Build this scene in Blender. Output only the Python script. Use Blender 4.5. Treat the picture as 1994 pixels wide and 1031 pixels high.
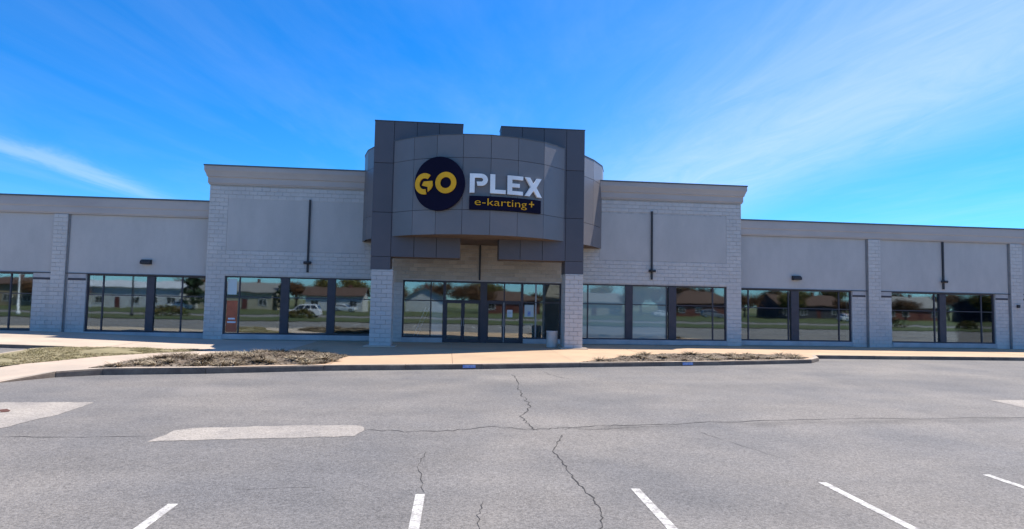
import bpy, bmesh, math, random
from mathutils import Vector, Matrix, noise
random.seed(7)
S = bpy.context.scene
COL = S.collection
for o in list(bpy.data.objects): bpy.data.objects.remove(o)

# ------------------------------------------------------------------ camera
CAM_Y, CAM_H = -31.7, 2.10
YAW, PITCH, ROLL = math.radians(5.842), math.radians(3.518), math.radians(1.108)
fwd = Vector((math.sin(YAW)*math.cos(PITCH), math.cos(YAW)*math.cos(PITCH), math.sin(PITCH)))
right = Vector((math.cos(YAW), -math.sin(YAW), 0)); up = right.cross(fwd)
r2 = math.cos(ROLL)*right + math.sin(ROLL)*up
u2 = -math.sin(ROLL)*right + math.cos(ROLL)*up
cd = bpy.data.cameras.new('camera'); cam = bpy.data.objects.new('camera', cd); COL.objects.link(cam)
m = Matrix.Identity(4)
for i in range(3): m[i][0], m[i][1], m[i][2] = r2[i], u2[i], -fwd[i]
m.translation = (0, CAM_Y, CAM_H)
cam.matrix_world = m
cd.sensor_width = 36; cd.lens = 36*1200/1994; cd.clip_end = 6000; cd.clip_start = .1
S.camera = cam

# ------------------------------------------------------------------ sky and sun
SUN_EL, SUN_AZ = math.radians(55), math.radians(61)      # azimuth from +Y towards +X
w = bpy.data.worlds.new('World'); S.world = w; w.use_nodes = True
nt = w.node_tree; N = nt.nodes; L = nt.links
bg = N['Background']; bg.inputs[1].default_value = .107
sky = N.new('ShaderNodeTexSky'); sky.sky_type = 'NISHITA'; sky.sun_disc = False
sky.sun_elevation = SUN_EL; sky.sun_rotation = SUN_AZ
sky.air_density = 1.0; sky.dust_density = .05; sky.ozone_density = 4.0
hsv = N.new('ShaderNodeHueSaturation'); hsv.inputs['Saturation'].default_value = 1.12
tint = N.new('ShaderNodeMixRGB'); tint.blend_type = 'MULTIPLY'; tint.inputs[0].default_value = 1; tint.inputs[2].default_value = (.50, .84, 1.22, 1)
L.new(sky.outputs[0], tint.inputs[1]); L.new(tint.outputs[0], hsv.inputs['Color'])
def wm(op, a, b=None, c=None, clamp=False):
    n = N.new('ShaderNodeMath'); n.operation = op; n.use_clamp = clamp
    for i, v in enumerate((a, b, c)):
        if v is None: continue
        if isinstance(v, (int, float)): n.inputs[i].default_value = v
        else: L.new(v, n.inputs[i])
    return n.outputs[0]
tc = N.new('ShaderNodeTexCoord'); sep = N.new('ShaderNodeSeparateXYZ'); L.new(tc.outputs['Generated'], sep.inputs[0])
dx, dy, dz = sep.outputs[0], sep.outputs[1], sep.outputs[2]
zc = wm('MAXIMUM', dz, .04)
cu, cv = wm('DIVIDE', dx, zc), wm('DIVIDE', dy, zc)       # a flat cloud layer
def cloud_noise(su, sv, detail, rough, dist, off):
    c = N.new('ShaderNodeCombineXYZ')
    L.new(wm('MULTIPLY_ADD', cu, su, off), c.inputs[0]); L.new(wm('MULTIPLY', cv, sv), c.inputs[1])
    n = N.new('ShaderNodeTexNoise'); n.inputs['Scale'].default_value = 1; n.inputs['Detail'].default_value = detail
    n.inputs['Roughness'].default_value = rough; n.inputs['Distortion'].default_value = dist
    L.new(c.outputs[0], n.inputs['Vector']); return n.outputs[0]
n1 = cloud_noise(.55, .16, 7, .6, .7, 3.1)
n2 = cloud_noise(2.6, .75, 9, .7, 1.2, 9.3)
def band(center, width, noisev):                           # cirrus streaks parallel to Y
    d = wm('DIVIDE', wm('SUBTRACT', wm('ADD', cu, wm('MULTIPLY', wm('SUBTRACT', noisev, .5), .5)), center), width)
    return wm('POWER', 2.718, wm('MULTIPLY', wm('MULTIPLY', d, d), -1))
cirrus = wm('MULTIPLY', wm('MULTIPLY_ADD', n1, 2.6, -1.05, True), wm('MULTIPLY_ADD', n2, .9, .2, True))
b1 = wm('MULTIPLY', wm('MULTIPLY', band(2.0, 1.0, n1), wm('MULTIPLY_ADD', n2, .8, .25, True)), .62)
trail = wm('MULTIPLY', wm('MULTIPLY', band(-3.02, .20, n2), .30), wm('MULTIPLY', wm('MULTIPLY_ADD', cv, .9, -3.1, True), wm('MULTIPLY_ADD', cv, -.45, 3.6, True)))
fac = wm('MAXIMUM', wm('MAXIMUM', wm('MULTIPLY', cirrus, .24), b1), trail)
fade = wm('MULTIPLY_ADD', dz, 14, -.6, True)
fac = wm('MULTIPLY', fac, fade, None, True)
mx = N.new('ShaderNodeMixRGB'); L.new(fac, mx.inputs[0]); L.new(hsv.outputs[0], mx.inputs[1]); mx.inputs[2].default_value = (5.4, 6.1, 7.6, 1)
L.new(mx.outputs[0], bg.inputs[0])

sl = bpy.data.lights.new('sun', 'SUN'); sl.energy = 5.0; sl.angle = math.radians(.53); sl.color = (1, .94, .85)
sun = bpy.data.objects.new('sun', sl); COL.objects.link(sun)
sd = Vector((math.sin(SUN_AZ)*math.cos(SUN_EL), math.cos(SUN_AZ)*math.cos(SUN_EL), math.sin(SUN_EL)))
sun.rotation_euler = sd.to_track_quat('Z', 'Y').to_euler(); sun.location = sd*80
vs = S.view_settings; vs.view_transform = 'Standard'; vs.look = 'None'; vs.exposure = .66; vs.gamma = 1; vs.use_curve_mapping = False
S.render.resolution_x, S.render.resolution_y = 1024, 529
S.render.engine = 'CYCLES'

# ------------------------------------------------------------------ materials
def mat(name, col, rough=.8, var=.12, scale=1.5, bump=0., bscale=40, spec=.3, metal=0., island=0., objr=0., col2=None, fine=0., fscale=60, stretch=None, coat=0, speck=0.):
    m = bpy.data.materials.new(name); m.use_nodes = True
    n, l = m.node_tree.nodes, m.node_tree.links
    p = n['Principled BSDF']; p.inputs['Roughness'].default_value = rough
    p.inputs['Specular IOR Level'].default_value = spec; p.inputs['Metallic'].default_value = metal
    p.inputs['Coat Weight'].default_value = coat
    t = n.new('ShaderNodeTexCoord'); src = t.outputs['Object']
    if stretch:
        mp = n.new('ShaderNodeMapping'); mp.inputs['Scale'].default_value = stretch; l.new(src, mp.inputs[0]); src = mp.outputs[0]
    def nz(sc, det=5, rg=.6):
        q = n.new('ShaderNodeTexNoise'); q.inputs['Scale'].default_value = sc; q.inputs['Detail'].default_value = det; q.inputs['Roughness'].default_value = rg
        l.new(src, q.inputs['Vector']); return q.outputs[0]
    def mth(op, a, b):
        q = n.new('ShaderNodeMath'); q.operation = op
        for i, v in enumerate((a, b)):
            if isinstance(v, (int, float)): q.inputs[i].default_value = v
            else: l.new(v, q.inputs[i])
        return q.outputs[0]
    c2 = col2 or tuple(c*.8 for c in col)
    mixc = n.new('ShaderNodeMixRGB'); mixc.inputs[1].default_value = (*col, 1); mixc.inputs[2].default_value = (*c2, 1)
    rmp = n.new('ShaderNodeValToRGB'); rmp.color_ramp.elements[0].position = .38; rmp.color_ramp.elements[1].position = .64
    l.new(nz(scale), rmp.inputs[0]); l.new(rmp.outputs[0], mixc.inputs[0])
    val = mth('ADD', mth('MULTIPLY', nz(scale*3.7), var*2), 1-var)
    if fine:
        f = mth('MULTIPLY', mth('SUBTRACT', nz(fscale, 3, .75), .5), fine*2); val = mth('ADD', val, f)
    if speck:
        f = mth('MULTIPLY', mth('SUBTRACT', nz(fscale*.42, 2, .8), .5), speck*2); val = mth('ADD', val, f)
        vo = n.new('ShaderNodeTexVoronoi'); vo.inputs['Scale'].default_value = 48; l.new(src, vo.inputs['Vector'])
        sc_ = n.new('ShaderNodeSeparateColor'); l.new(vo.outputs['Color'], sc_.inputs[0])
        val = mth('ADD', val, mth('MULTIPLY', mth('SUBTRACT', sc_.outputs[0], .5), speck*1.6))
    if island:
        g = n.new('ShaderNodeNewGeometry'); val = mth('ADD', val, mth('MULTIPLY', mth('SUBTRACT', g.outputs['Random Per Island'], .5), island*2))
    if objr:
        g = n.new('ShaderNodeObjectInfo'); val = mth('ADD', val, mth('MULTIPLY', mth('SUBTRACT', g.outputs['Random'], .5), objr*2))
    mul = n.new('ShaderNodeMixRGB'); mul.blend_type = 'MULTIPLY'; mul.inputs[0].default_value = 1
    cmb = n.new('ShaderNodeCombineXYZ')
    for i in range(3): l.new(val, cmb.inputs[i])
    l.new(mixc.outputs[0], mul.inputs[1]); l.new(cmb.outputs[0], mul.inputs[2]); l.new(mul.outputs[0], p.inputs['Base Color'])
    if bump:
        b = n.new('ShaderNodeBump'); b.inputs['Strength'].default_value = bump; b.inputs['Distance'].default_value = .02
        l.new(nz(bscale, 4), b.inputs['Height']); l.new(b.outputs[0], p.inputs['Normal'])
    return m

M = {}
M['asphalt'] = mat('asphalt', (.215,.194,.172), .9, .18, .25, .6, 60, col2=(.158,.149,.142), fine=.42, fscale=34, speck=.30)
_m = M['asphalt']; _n, _l = _m.node_tree.nodes, _m.node_tree.links
_p = _n['Principled BSDF']; _c = _p.inputs['Base Color'].links[0].from_socket
_t = _n.new('ShaderNodeTexCoord'); _s = _n.new('ShaderNodeSeparateXYZ'); _l.new(_t.outputs['Object'], _s.inputs[0])
def _mm(op, a, b, c=None, clamp=False):
    q = _n.new('ShaderNodeMath'); q.operation = op; q.use_clamp = clamp
    for i, v in enumerate((a, b, c)):
        if v is None: continue
        if isinstance(v, (int, float)): q.inputs[i].default_value = v
        else: _l.new(v, q.inputs[i])
    return q.outputs[0]
def _nz(sc, det, off):
    mp = _n.new('ShaderNodeMapping'); mp.inputs['Scale'].default_value = sc; mp.inputs['Location'].default_value = (off, 0, 0); _l.new(_t.outputs['Object'], mp.inputs[0])
    q = _n.new('ShaderNodeTexNoise'); q.inputs['Scale'].default_value = 1; q.inputs['Detail'].default_value = det; _l.new(mp.outputs[0], q.inputs[0]); return q.outputs[0]
_d = _mm('DIVIDE', _mm('ADD', _mm('ADD', _mm('MULTIPLY_ADD', _s.outputs[0], -.09, 20.35), _s.outputs[1]), _mm('MULTIPLY_ADD', _nz((.9,.9,1), 3, 2), .5, -.25)), .26)
_band = _mm('MULTIPLY', _mm('POWER', 2.718, _mm('MULTIPLY', _mm('MULTIPLY', _d, _d), -1)), _mm('MULTIPLY', _mm('MULTIPLY_ADD', _s.outputs[0], .35, -.3, True), _mm('MULTIPLY_ADD', _nz((1.2,2,1), 4, 5), 1.1, -.2, True)))
_streak = _mm('MULTIPLY_ADD', _nz((.07,.8,1), 5, 9), .34, .83)           # tyre-worn lanes running along the kerb
_val = _mm('MULTIPLY', _mm('MULTIPLY_ADD', _band, -.5, 1), _streak)
_cc = _n.new('ShaderNodeCombineXYZ')
for _i in range(3): _l.new(_val, _cc.inputs[_i])
_mu = _n.new('ShaderNodeMixRGB'); _mu.blend_type = 'MULTIPLY'; _mu.inputs[0].default_value = 1; _l.new(_c, _mu.inputs[1]); _l.new(_cc.outputs[0], _mu.inputs[2]); _l.new(_mu.outputs[0], _p.inputs['Base Color'])
M['patch'] = mat('concrete_patch', (.37,.325,.275), .9, .14, .9, .4, 60, col2=(.285,.255,.225), fine=.35, fscale=30, speck=.25)
M['rust'] = mat('rust_stain', (.13,.06,.045), .95, .3, 5)
M['crack'] = mat('crack', (.06,.055,.052), .95, .3, 6)
M['stripe'] = mat('line_paint', (.58,.55,.50), .8, .12, 7, .3, 60, col2=(.34,.315,.285), fine=.5, fscale=30, speck=.3)
M['walk'] = mat('sidewalk_concrete', (.53,.36,.225), .9, .10, .5, .2, 70, col2=(.45,.315,.205), objr=.05, fine=.12, fscale=25)
M['walk_grey'] = mat('sidewalk_concrete_pale', (.55,.43,.325), .9, .10, .5, .2, 70, col2=(.45,.365,.285), objr=.05, fine=.12, fscale=25)
M['kerbface'] = mat('kerb_face_shade_dirt', (.13,.10,.082), .95, .25, 1.5, .5, 30, col2=(.20,.16,.125), fine=.3, fscale=14)  # dark kerb front: its shade is painted into the colour, along with grime
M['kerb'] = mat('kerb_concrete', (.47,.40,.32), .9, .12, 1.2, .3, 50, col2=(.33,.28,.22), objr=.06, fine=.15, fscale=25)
M['soil'] = mat('soil', (.155,.115,.08), .95, .2, 2, .6, 30, col2=(.20,.155,.11), fine=.4, fscale=20)
M['chips'] = mat('mulch', (.21,.16,.115), .95, .2, 2, 0, col2=(.27,.225,.175), island=.35)
M['dryplant'] = mat('dry_plant', (.31,.25,.165), .95, .2, .6, 0, col2=(.155,.115,.08), island=.45)
M['deadgrass'] = mat('dead_grass', (.28,.235,.135), .95, .2, .9, .5, 25, col2=(.21,.18,.095), fine=.3, fscale=12)
M['deadblade'] = mat('dead_blade', (.33,.275,.16), .9, .2, .9, 0, col2=(.23,.20,.095), island=.5)
M['grass'] = mat('grass', (.058,.080,.020), .95, .2, .15, .4, 10, col2=(.085,.085,.03), fine=.25, fscale=4)
M['field'] = mat('field', (.12,.14,.05), .95, .2, .05, col2=(.16,.14,.07))
M['block'] = mat('painted_block', (.55,.53,.50), .9, .08, .5, .5, 55, objr=.04, island=.04, fine=.12, fscale=40, col2=(.49,.475,.455))
M['blockwarm'] = mat('warm_block', (.48,.415,.335), .9, .08, .5, .5, 55, objr=.10, island=.10, fine=.12, fscale=40, col2=(.41,.36,.30))  # warmer tone for the front blocks above the entrance
M['mortar'] = mat('mortar', (.475,.46,.44), .95, .1, 3)
M['stucco'] = mat('stucco', (.49,.47,.445), .92, .07, .7, .25, 120, col2=(.44,.425,.405), fine=.06, fscale=24, stretch=(1,1,.45))
M['cornice'] = mat('cornice_render', (.47,.425,.39), .9, .07, .7, .15, 90, col2=(.40,.365,.345), fine=.06, stretch=(.35,1,1))
M['capm'] = mat('cap_metal', (.12,.13,.145), .45, .05, 2, metal=.4)
M['panel'] = mat('clad_panel', (.088,.080,.092), .48, .08, .6, .15, 1.1, spec=.5, objr=.10, col2=(.080,.074,.087), fine=.03, fscale=60)
M['drum'] = mat('drum_panel', (.17,.152,.153), .40, .08, .5, .15, 1.1, spec=.5, objr=.10, col2=(.152,.14,.143), fine=.03, fscale=60)
M['joint'] = mat('panel_joint', (.022,.022,.025), .9)
M['soffit'] = mat('soffit', (.16,.115,.085), .8, .08, 2)
M['frame'] = mat('window_frame', (.058,.052,.064), .5, .05, 2, spec=.4)
M['framelight'] = mat('bare_metal', (.34,.33,.33), .4, .05, 2, metal=.5)
M['sill'] = mat('precast_sill', (.46,.45,.45), .85, .08, 1.2, .2, 60, fine=.1)
M['dark'] = mat('dark_metal', (.045,.045,.05), .5)
M['pipe'] = mat('pipe_grey', (.22,.225,.235), .6)
M['interior'] = mat('interior_paint', (.16,.14,.13), .9)
M['intfloor'] = mat('interior_floor', (.12,.115,.11), .5)
M['film'] = mat('white_board', (.58,.66,.66), .8, .04, .6)
M['white'] = mat('white_paint', (.75,.76,.77), .6, .05, 1)
M['orange'] = mat('orange_poster', (.55,.15,.075), .7, .15, 3)
M['roofing'] = mat('roof_gravel', (.25,.24,.23), .95, .1, 1)
M['navy'] = mat('sign_navy', (.007,.006,.024), .75, .03, 1, spec=.12)
M['yellow'] = mat('sign_yellow', (.92,.45,.01), .5, .03, 1)
M['letter'] = mat('sign_white', (.93,.93,.92), .45, .03, 1)
M['bin'] = mat('bin_concrete', (.62,.60,.57), .9, .1, 3, .6, 80, fine=.3, fscale=60)
M['black'] = mat('black_plastic', (.015,.015,.016), .5)
M['blue'] = mat('blue_paint', (.12,.22,.55), .7, .2, 8, col2=(.45,.5,.6))
M['paper'] = mat('paper', (.78,.80,.82), .8, .03, 4)
M['bark'] = mat('bark', (.10,.075,.055), .95, .2, 3, .5, 20)
M['leaf_brown'] = mat('leaf_brown', (.15,.075,.035), .9, .2, .5, island=.5)
M['leaf_bud'] = mat('leaf_bud', (.16,.15,.035), .9, .2, .5, island=.5, col2=(.17,.11,.04))
M['leaf_pine'] = mat('leaf_pine', (.028,.055,.022), .9, .2, .5, island=.5)
M['leaf_hedge'] = mat('leaf_hedge', (.14,.085,.03), .9, .2, .8, island=.5, col2=(.07,.10,.02))
M['tyre'] = mat('tyre', (.02,.02,.02), .9); M['rim'] = mat('rim', (.5,.5,.52), .35, metal=.8)
M['carwhite'] = mat('car_white', (.80,.80,.80), .25, .01, 1, spec=.5, coat=.5)
M['cargrey'] = mat('car_grey', (.22,.23,.25), .25, .01, 1, spec=.5, coat=.5)
M['carred'] = mat('car_red', (.35,.03,.025), .25, .01, 1, spec=.5, coat=.5)
M['carglass'] = mat('car_glass', (.02,.025,.03), .08, .01, 1, spec=.6)
M['lampglass'] = mat('lamp_lens', (.6,.6,.6), .15); M['lampred'] = mat('tail_lens', (.4,.01,.01), .2)
def glass(name, tint, fac):
    m = bpy.data.materials.new(name); m.use_nodes = True; n, l = m.node_tree.nodes, m.node_tree.links
    n.remove(n['Principled BSDF']); out = n['Material Output']
    t = n.new('ShaderNodeBsdfTransparent'); t.inputs[0].default_value = (*tint, 1)
    g = n.new('ShaderNodeBsdfGlossy'); g.inputs['Roughness'].default_value = .022; g.inputs[0].default_value = (.78,.88,.90,1)
    bm_ = n.new('ShaderNodeTexNoise'); bm_.inputs['Scale'].default_value = .9; bm_.inputs['Detail'].default_value = 1
    tcn = n.new('ShaderNodeTexCoord'); l.new(tcn.outputs['Object'], bm_.inputs[0])
    bp = n.new('ShaderNodeBump'); bp.inputs['Strength'].default_value = .013; bp.inputs['Distance'].default_value = .1; l.new(bm_.outputs[0], bp.inputs['Height']); l.new(bp.outputs[0], g.inputs['Normal'])
    fr = n.new('ShaderNodeFresnel'); fr.inputs[0].default_value = 1.5
    ad = n.new('ShaderNodeMath'); ad.operation = 'ADD'; ad.use_clamp = True; l.new(fr.outputs[0], ad.inputs[0]); ad.inputs[1].default_value = fac
    x = n.new('ShaderNodeMixShader'); l.new(ad.outputs[0], x.inputs[0]); l.new(t.outputs[0], x.inputs[1]); l.new(g.outputs[0], x.inputs[2]); l.new(x.outputs[0], out.inputs[0])
    return m
M['glass'] = glass('tinted_glass', (.95,.97,.97), .155)
def filmed(name):
    m = glass(name, (.7,.8,.8), .17); n, l = m.node_tree.nodes, m.node_tree.links
    t = next(q for q in n if q.type == 'BSDF_TRANSPARENT'); x = next(q for q in n if q.type == 'MIX_SHADER')
    d = n.new('ShaderNodeBsdfDiffuse'); d.inputs[0].default_value = (.40,.56,.56,1); y = n.new('ShaderNodeMixShader'); y.inputs[0].default_value = .6
    l.new(t.outputs[0], y.inputs[1]); l.new(d.outputs[0], y.inputs[2]); l.new(y.outputs[0], x.inputs[1]); return m
M['filmglass'] = filmed('filmed_glass')

# ------------------------------------------------------------------ helpers
class MB:
    def __init__(s): s.v = []; s.f = []
    def add(s, vs, fs):
        b = len(s.v); s.v += [tuple(q) for q in vs]; s.f += [tuple(i+b for i in f) for f in fs]; return s
    def box(s, x0, x1, y0, y1, z0, z1):
        return s.add([(x0,y0,z0),(x1,y0,z0),(x1,y1,z0),(x0,y1,z0),(x0,y0,z1),(x1,y0,z1),(x1,y1,z1),(x0,y1,z1)],
                     [(0,3,2,1),(4,5,6,7),(0,1,5,4),(1,2,6,5),(2,3,7,6),(3,0,4,7)])
    def cyl(s, p, q, r0, r1=None, n=10, cap=True):
        p, q = Vector(p), Vector(q); r1 = r0 if r1 is None else r1
        a = (q-p).normalized(); t = Vector((1,0,0)) if abs(a.x) < .8 else Vector((0,1,0)); u = a.cross(t).normalized(); v = a.cross(u)
        vs = []
        for c, r in ((p, r0), (q, r1)):
            for i in range(n):
                an = 2*math.pi*i/n; vs.append(c + r*(math.cos(an)*u + math.sin(an)*v))
        fs = [(i, (i+1)%n, n+(i+1)%n, n+i) for i in range(n)]
        if cap: fs += [tuple(range(n))[::-1], tuple(range(n, 2*n))]
        return s.add(vs, fs)
    def prism(s, pts, f0, f1):          # pts 2d, f0/f1 map 2d->3d for the two ends
        n = len(pts); a = [f0(*p) for p in pts]; b = [f1(*p) for p in pts]
        return s.add(a+b, [tuple(range(n))[::-1], tuple(range(n, 2*n))] + [(i, (i+1)%n, n+(i+1)%n, n+i) for i in range(n)])
    def lathe(s, prof, n=20, c=(0,0,0)):
        vs = []
        for r, z in prof:
            for i in range(n): a = 2*math.pi*i/n; vs.append((c[0]+r*math.cos(a), c[1]+r*math.sin(a), c[2]+z))
        fs = []
        for k in range(len(prof)-1):
            for i in range(n): fs.append((k*n+i, k*n+(i+1)%n, (k+1)*n+(i+1)%n, (k+1)*n+i))
        return s.add(vs, fs)
    def mesh(s, name, m):
        me = bpy.data.meshes.new(name); me.from_pydata(s.v, [], s.f); me.materials.append(M[m] if isinstance(m, str) else m)
        bm = bmesh.new(); bm.from_mesh(me); bmesh.ops.recalc_face_normals(bm, faces=bm.faces[:]); bm.to_mesh(me); bm.free()
        return me
    def build(s, name, m, parent=None, loc=(0,0,0), smooth=False):
        me = s.mesh(name, m)
        if smooth:
            for p in me.polygons: p.use_smooth = True
        return link(name, me, parent, loc)
def link(name, me, parent=None, loc=(0,0,0)):
    o = bpy.data.objects.new(name, me); COL.objects.link(o); o.location = loc
    if parent: o.parent = parent
    return o
def empty(name, loc=(0,0,0), rz=0):
    o = bpy.data.objects.new(name, None); COL.objects.link(o); o.location = loc; o.rotation_euler.z = rz; return o
def tag(o, label, cat=None, group=None, kind=None):
    if label: o['label'] = label
    if cat: o['category'] = cat
    if group: o['group'] = group
    if kind: o['kind'] = kind
    return o
def copy_tree(o, parent=None):
    c = o.copy(); COL.objects.link(c); c.parent = parent
    for ch in list(o.children): copy_tree(ch, c)
    return c
def bevel(o, w, seg=2):
    b = o.modifiers.new('bevel', 'BEVEL'); b.width = w; b.segments = seg; b.limit_method = 'ANGLE'; return o

# ------------------------------------------------------------------ ground levels
def cl(x): return max(0., min(1., x))
def z_walk(x, y):
    z = .28*cl((-11-x)/8)*cl((y+12)/8)
    return z - .20*cl((-10.3-x)/1.2)*cl((-12.6-y)/1.5)
def z_lot(x, y):
    z = -.15 - .008*max(0., min(26., -9-y))
    return z + .24*cl((-11-x)/8)*cl((y+14)/8)
def sheet(name, poly, zf, dz, m, parent=None, step=1.0, uneven=0.):
    bm = bmesh.new(); bm.faces.new([bm.verts.new((x, y, 0)) for x, y in poly])
    for ax in (0, 1):
        lo = min(p[ax] for p in poly); hi = max(p[ax] for p in poly); k = math.ceil(lo/step)*step
        while k < hi:
            co = [0,0,0]; no = [0,0,0]; co[ax] = k; no[ax] = 1
            bmesh.ops.bisect_plane(bm, geom=bm.verts[:]+bm.edges[:]+bm.faces[:], plane_co=co, plane_no=no); k += step
    for v in bm.verts:
        v.co.z = zf(v.co.x, v.co.y) + dz + (uneven*noise.noise((v.co.x*.9, v.co.y*.9, 3)) if uneven else 0)
    bmesh.ops.recalc_face_normals(bm, faces=bm.faces[:])
    if sum(f.normal.z for f in bm.faces) < 0: bmesh.ops.reverse_faces(bm, faces=bm.faces[:])
    me = bpy.data.meshes.new(name); bm.to_mesh(me); bm.free(); me.materials.append(M[m])
    return link(name, me, parent)
def inside(x, y, poly):
    c = False; j = len(poly)-1
    for i in range(len(poly)):
        xi, yi = poly[i]; xj, yj = poly[j]
        if (yi > y) != (yj > y) and x < (xj-xi)*(y-yi)/(yj-yi)+xi: c = not c
        j = i
    return c
def flat(z): return lambda x, y: z
tag(sheet('ground', [(-2500,-2500),(2500,-2500),(2500,2500),(-2500,2500)], flat(-.9), 0, 'field', step=500), 'open field reaching out to the horizon', kind='structure')
lot = tag(sheet('parking_lot', [(-120,-35),(160,-35),(160,40),(-120,40)], z_lot, 0, 'asphalt', step=1.5), 'worn grey asphalt parking lot with cracks', kind='structure')
verge = tag(sheet('grass_verge', [(-160,-49),(220,-49),(220,-35.1),(-160,-35.1)], flat(-.30), 0, 'grass', step=20), 'strip of green grass between the lot and the road', kind='structure')
road = tag(sheet('road', [(-300,-62.9),(350,-62.9),(350,-49.1),(-300,-49.1)], flat(-.42), 0, 'asphalt', step=50), 'grey asphalt road beyond the grass', kind='structure')
lawn = tag(sheet('lawn', [(-300,-190),(350,-190),(350,-63),(-300,-63)], flat(-.36), 0, 'grass', step=50), 'green lawns in front of the houses', kind='structure')

# sidewalk: slabs cut by joints
WALK = [(-45,.6),(-45,-6.3),(-16.8,-6.39),(-14.2,-6.3),(-15.1,-7.3),(-15.0,-9.3),(-15.6,-13),(-15,-17.0),(-12.9,-17.0),(-11.3,-14.6),(-10.62,-13.5),
        (-9.7,-12.95),(-7.08,-12.5),(-3.86,-11.57),(1.2,-10.75),(4.74,-9.95),(10.35,-8.9),(14.84,-7.7),(15.76,-6.74),(16.4,-5.5),(45,-5.4),(45,.6)]
walk = tag(sheet('sidewalk', WALK, z_walk, -.05, 'mortar', step=.5), 'tan concrete sidewalk along the shop front', kind='structure')
cuts = [-45,-39,-33,-28,-24,-20.5,-17,-13.2,-9.6,-6.4,-3.75,.2,4.66,8.4,12.2,16.4,20.2,24,28,32,36,40.5,45]
def slab(a, b, ylo, yhi, m):
    bm = bmesh.new(); bm.faces.new([bm.verts.new((x, y, 0)) for x, y in WALK])
    g = .006
    for co, no in (((a+g,0,0),(-1,0,0)),((b-g,0,0),(1,0,0)),((0,ylo+g,0),(0,-1,0)),((0,yhi-g,0),(0,1,0))):
        bmesh.ops.bisect_plane(bm, geom=bm.verts[:]+bm.edges[:]+bm.faces[:], plane_co=co, plane_no=no, clear_outer=True)
        if not bm.faces: bm.free(); return
    for ax in (0, 1):
        k = -45
        while k < 45:
            co = [0,0,0]; no = [0,0,0]; co[ax] = k+.013; no[ax] = 1
            bmesh.ops.bisect_plane(bm, geom=bm.verts[:]+bm.edges[:]+bm.faces[:], plane_co=co, plane_no=no); k += 1.5
    dz = random.uniform(-.003, .003)
    for v in bm.verts: v.co.z = z_walk(v.co.x, v.co.y) + dz
    bmesh.ops.recalc_face_normals(bm, faces=bm.faces[:])
    if sum(f.normal.z for f in bm.faces) < 0: bmesh.ops.reverse_faces(bm, faces=bm.faces[:])
    me = bpy.data.meshes.new('slab'); bm.to_mesh(me); bm.free(); me.materials.append(M[m]); link('slab', me, walk)
for a, b in zip(cuts[:-1], cuts[1:]):
    m_ = 'walk' if a > -7 else 'walk_grey'
    slab(a, b, -3.9, .6, m_); slab(a, b, -20, -3.9, m_)
# kerb stones along the edge
def kerb(poly, zt, seglen=3.0, drop=.5, wd=.17):
    for (ax, ay), (bx, by) in zip(poly[:-1], poly[1:]):
        a, b = Vector((ax, ay)), Vector((bx, by)); ln = (b-a).length; n = max(1, round(ln/seglen)); d = (b-a)/n; t = d.normalized(); nr = Vector((-t.y, t.x))
        for i in range(n):
            p, q = a+d*i+t*.006, a+d*(i+1)-t*.006
            mb = MB(); vs = []
            j = [random.uniform(-.012,.012) for _ in range(2)]
            for (pt, jj) in ((p, j[0]), (q, j[1])):
                for off, dz in ((-.03+jj, -drop), (-.012+jj, -.03), (.012+jj, .008), (wd, .008), (wd, -drop)):
                    c = pt + nr*off; vs.append((c.x, c.y, z_walk(pt.x, pt.y) + dz))
            k = 5
            mb.add(vs, [(0,1,2,3,4)[::-1], (5,6,7,8,9)] + [(i_, (i_+1)%k, k+(i_+1)%k, k+i_) for i_ in range(k)])
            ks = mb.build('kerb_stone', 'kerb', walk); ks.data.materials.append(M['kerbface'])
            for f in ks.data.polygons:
                if f.normal.x*nr.x+f.normal.y*nr.y < -.6: f.material_index = 1  # front face takes the painted-shade colour
front = [(-10.62,-13.5),(-9.7,-12.95),(-7.08,-12.5),(-3.86,-11.57),(1.2,-10.75),(4.74,-9.95),(10.35,-8.9),(14.84,-7.7),(15.76,-6.74),(16.4,-5.5),(45,-5.4)]
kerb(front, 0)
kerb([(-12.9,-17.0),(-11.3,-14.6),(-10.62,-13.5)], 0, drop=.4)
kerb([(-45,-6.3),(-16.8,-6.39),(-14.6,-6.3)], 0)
# blue marks sprayed on the kerb
for x, y in ((.75,-10.82),(9.0,-9.15)):
    sl_ = .17; mb = MB(); mb.box(-.22,.22,-.045,-.036,-.12,-.02); o = mb.build('paint_mark', 'blue', walk, (x, y, 0)); o.rotation_euler.z = math.atan(.19)
# fallen-in joint across the apron
# markings, cracks and repairs on the lot
def ribbon(name, pts, wd, m, lift=.004, jag=0., sub=1, taper=True):
    P = []
    for (a, b) in zip(pts[:-1], pts[1:]):
        for i in range(sub):
            t = i/sub; P.append([a[0]+(b[0]-a[0])*t, a[1]+(b[1]-a[1])*t])
    P.append(list(pts[-1]))
    for i in range(1, len(P)-1): P[i][0] += random.uniform(-jag, jag); P[i][1] += random.uniform(-jag, jag)*1.3
    vs, fs = [], []
    for i, p in enumerate(P):
        q0 = Vector(P[max(0, i-1)]); q1 = Vector(P[min(len(P)-1, i+1)]); t = (q1-q0).normalized(); n = Vector((-t.y, t.x))
        ww = wd*(random.uniform(.25, 1.15) if jag else 1)*(.35 if taper and i in (0, len(P)-1) else 1)/2
        for s in (-1, 1):
            c = Vector(p)+n*ww*s; vs.append((c.x, c.y, z_lot(c.x, c.y)+lift))
        if i: fs.append((2*i-2, 2*i-1, 2*i+1, 2*i))
    return MB().add(vs, fs).build(name, m, lot)
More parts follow.
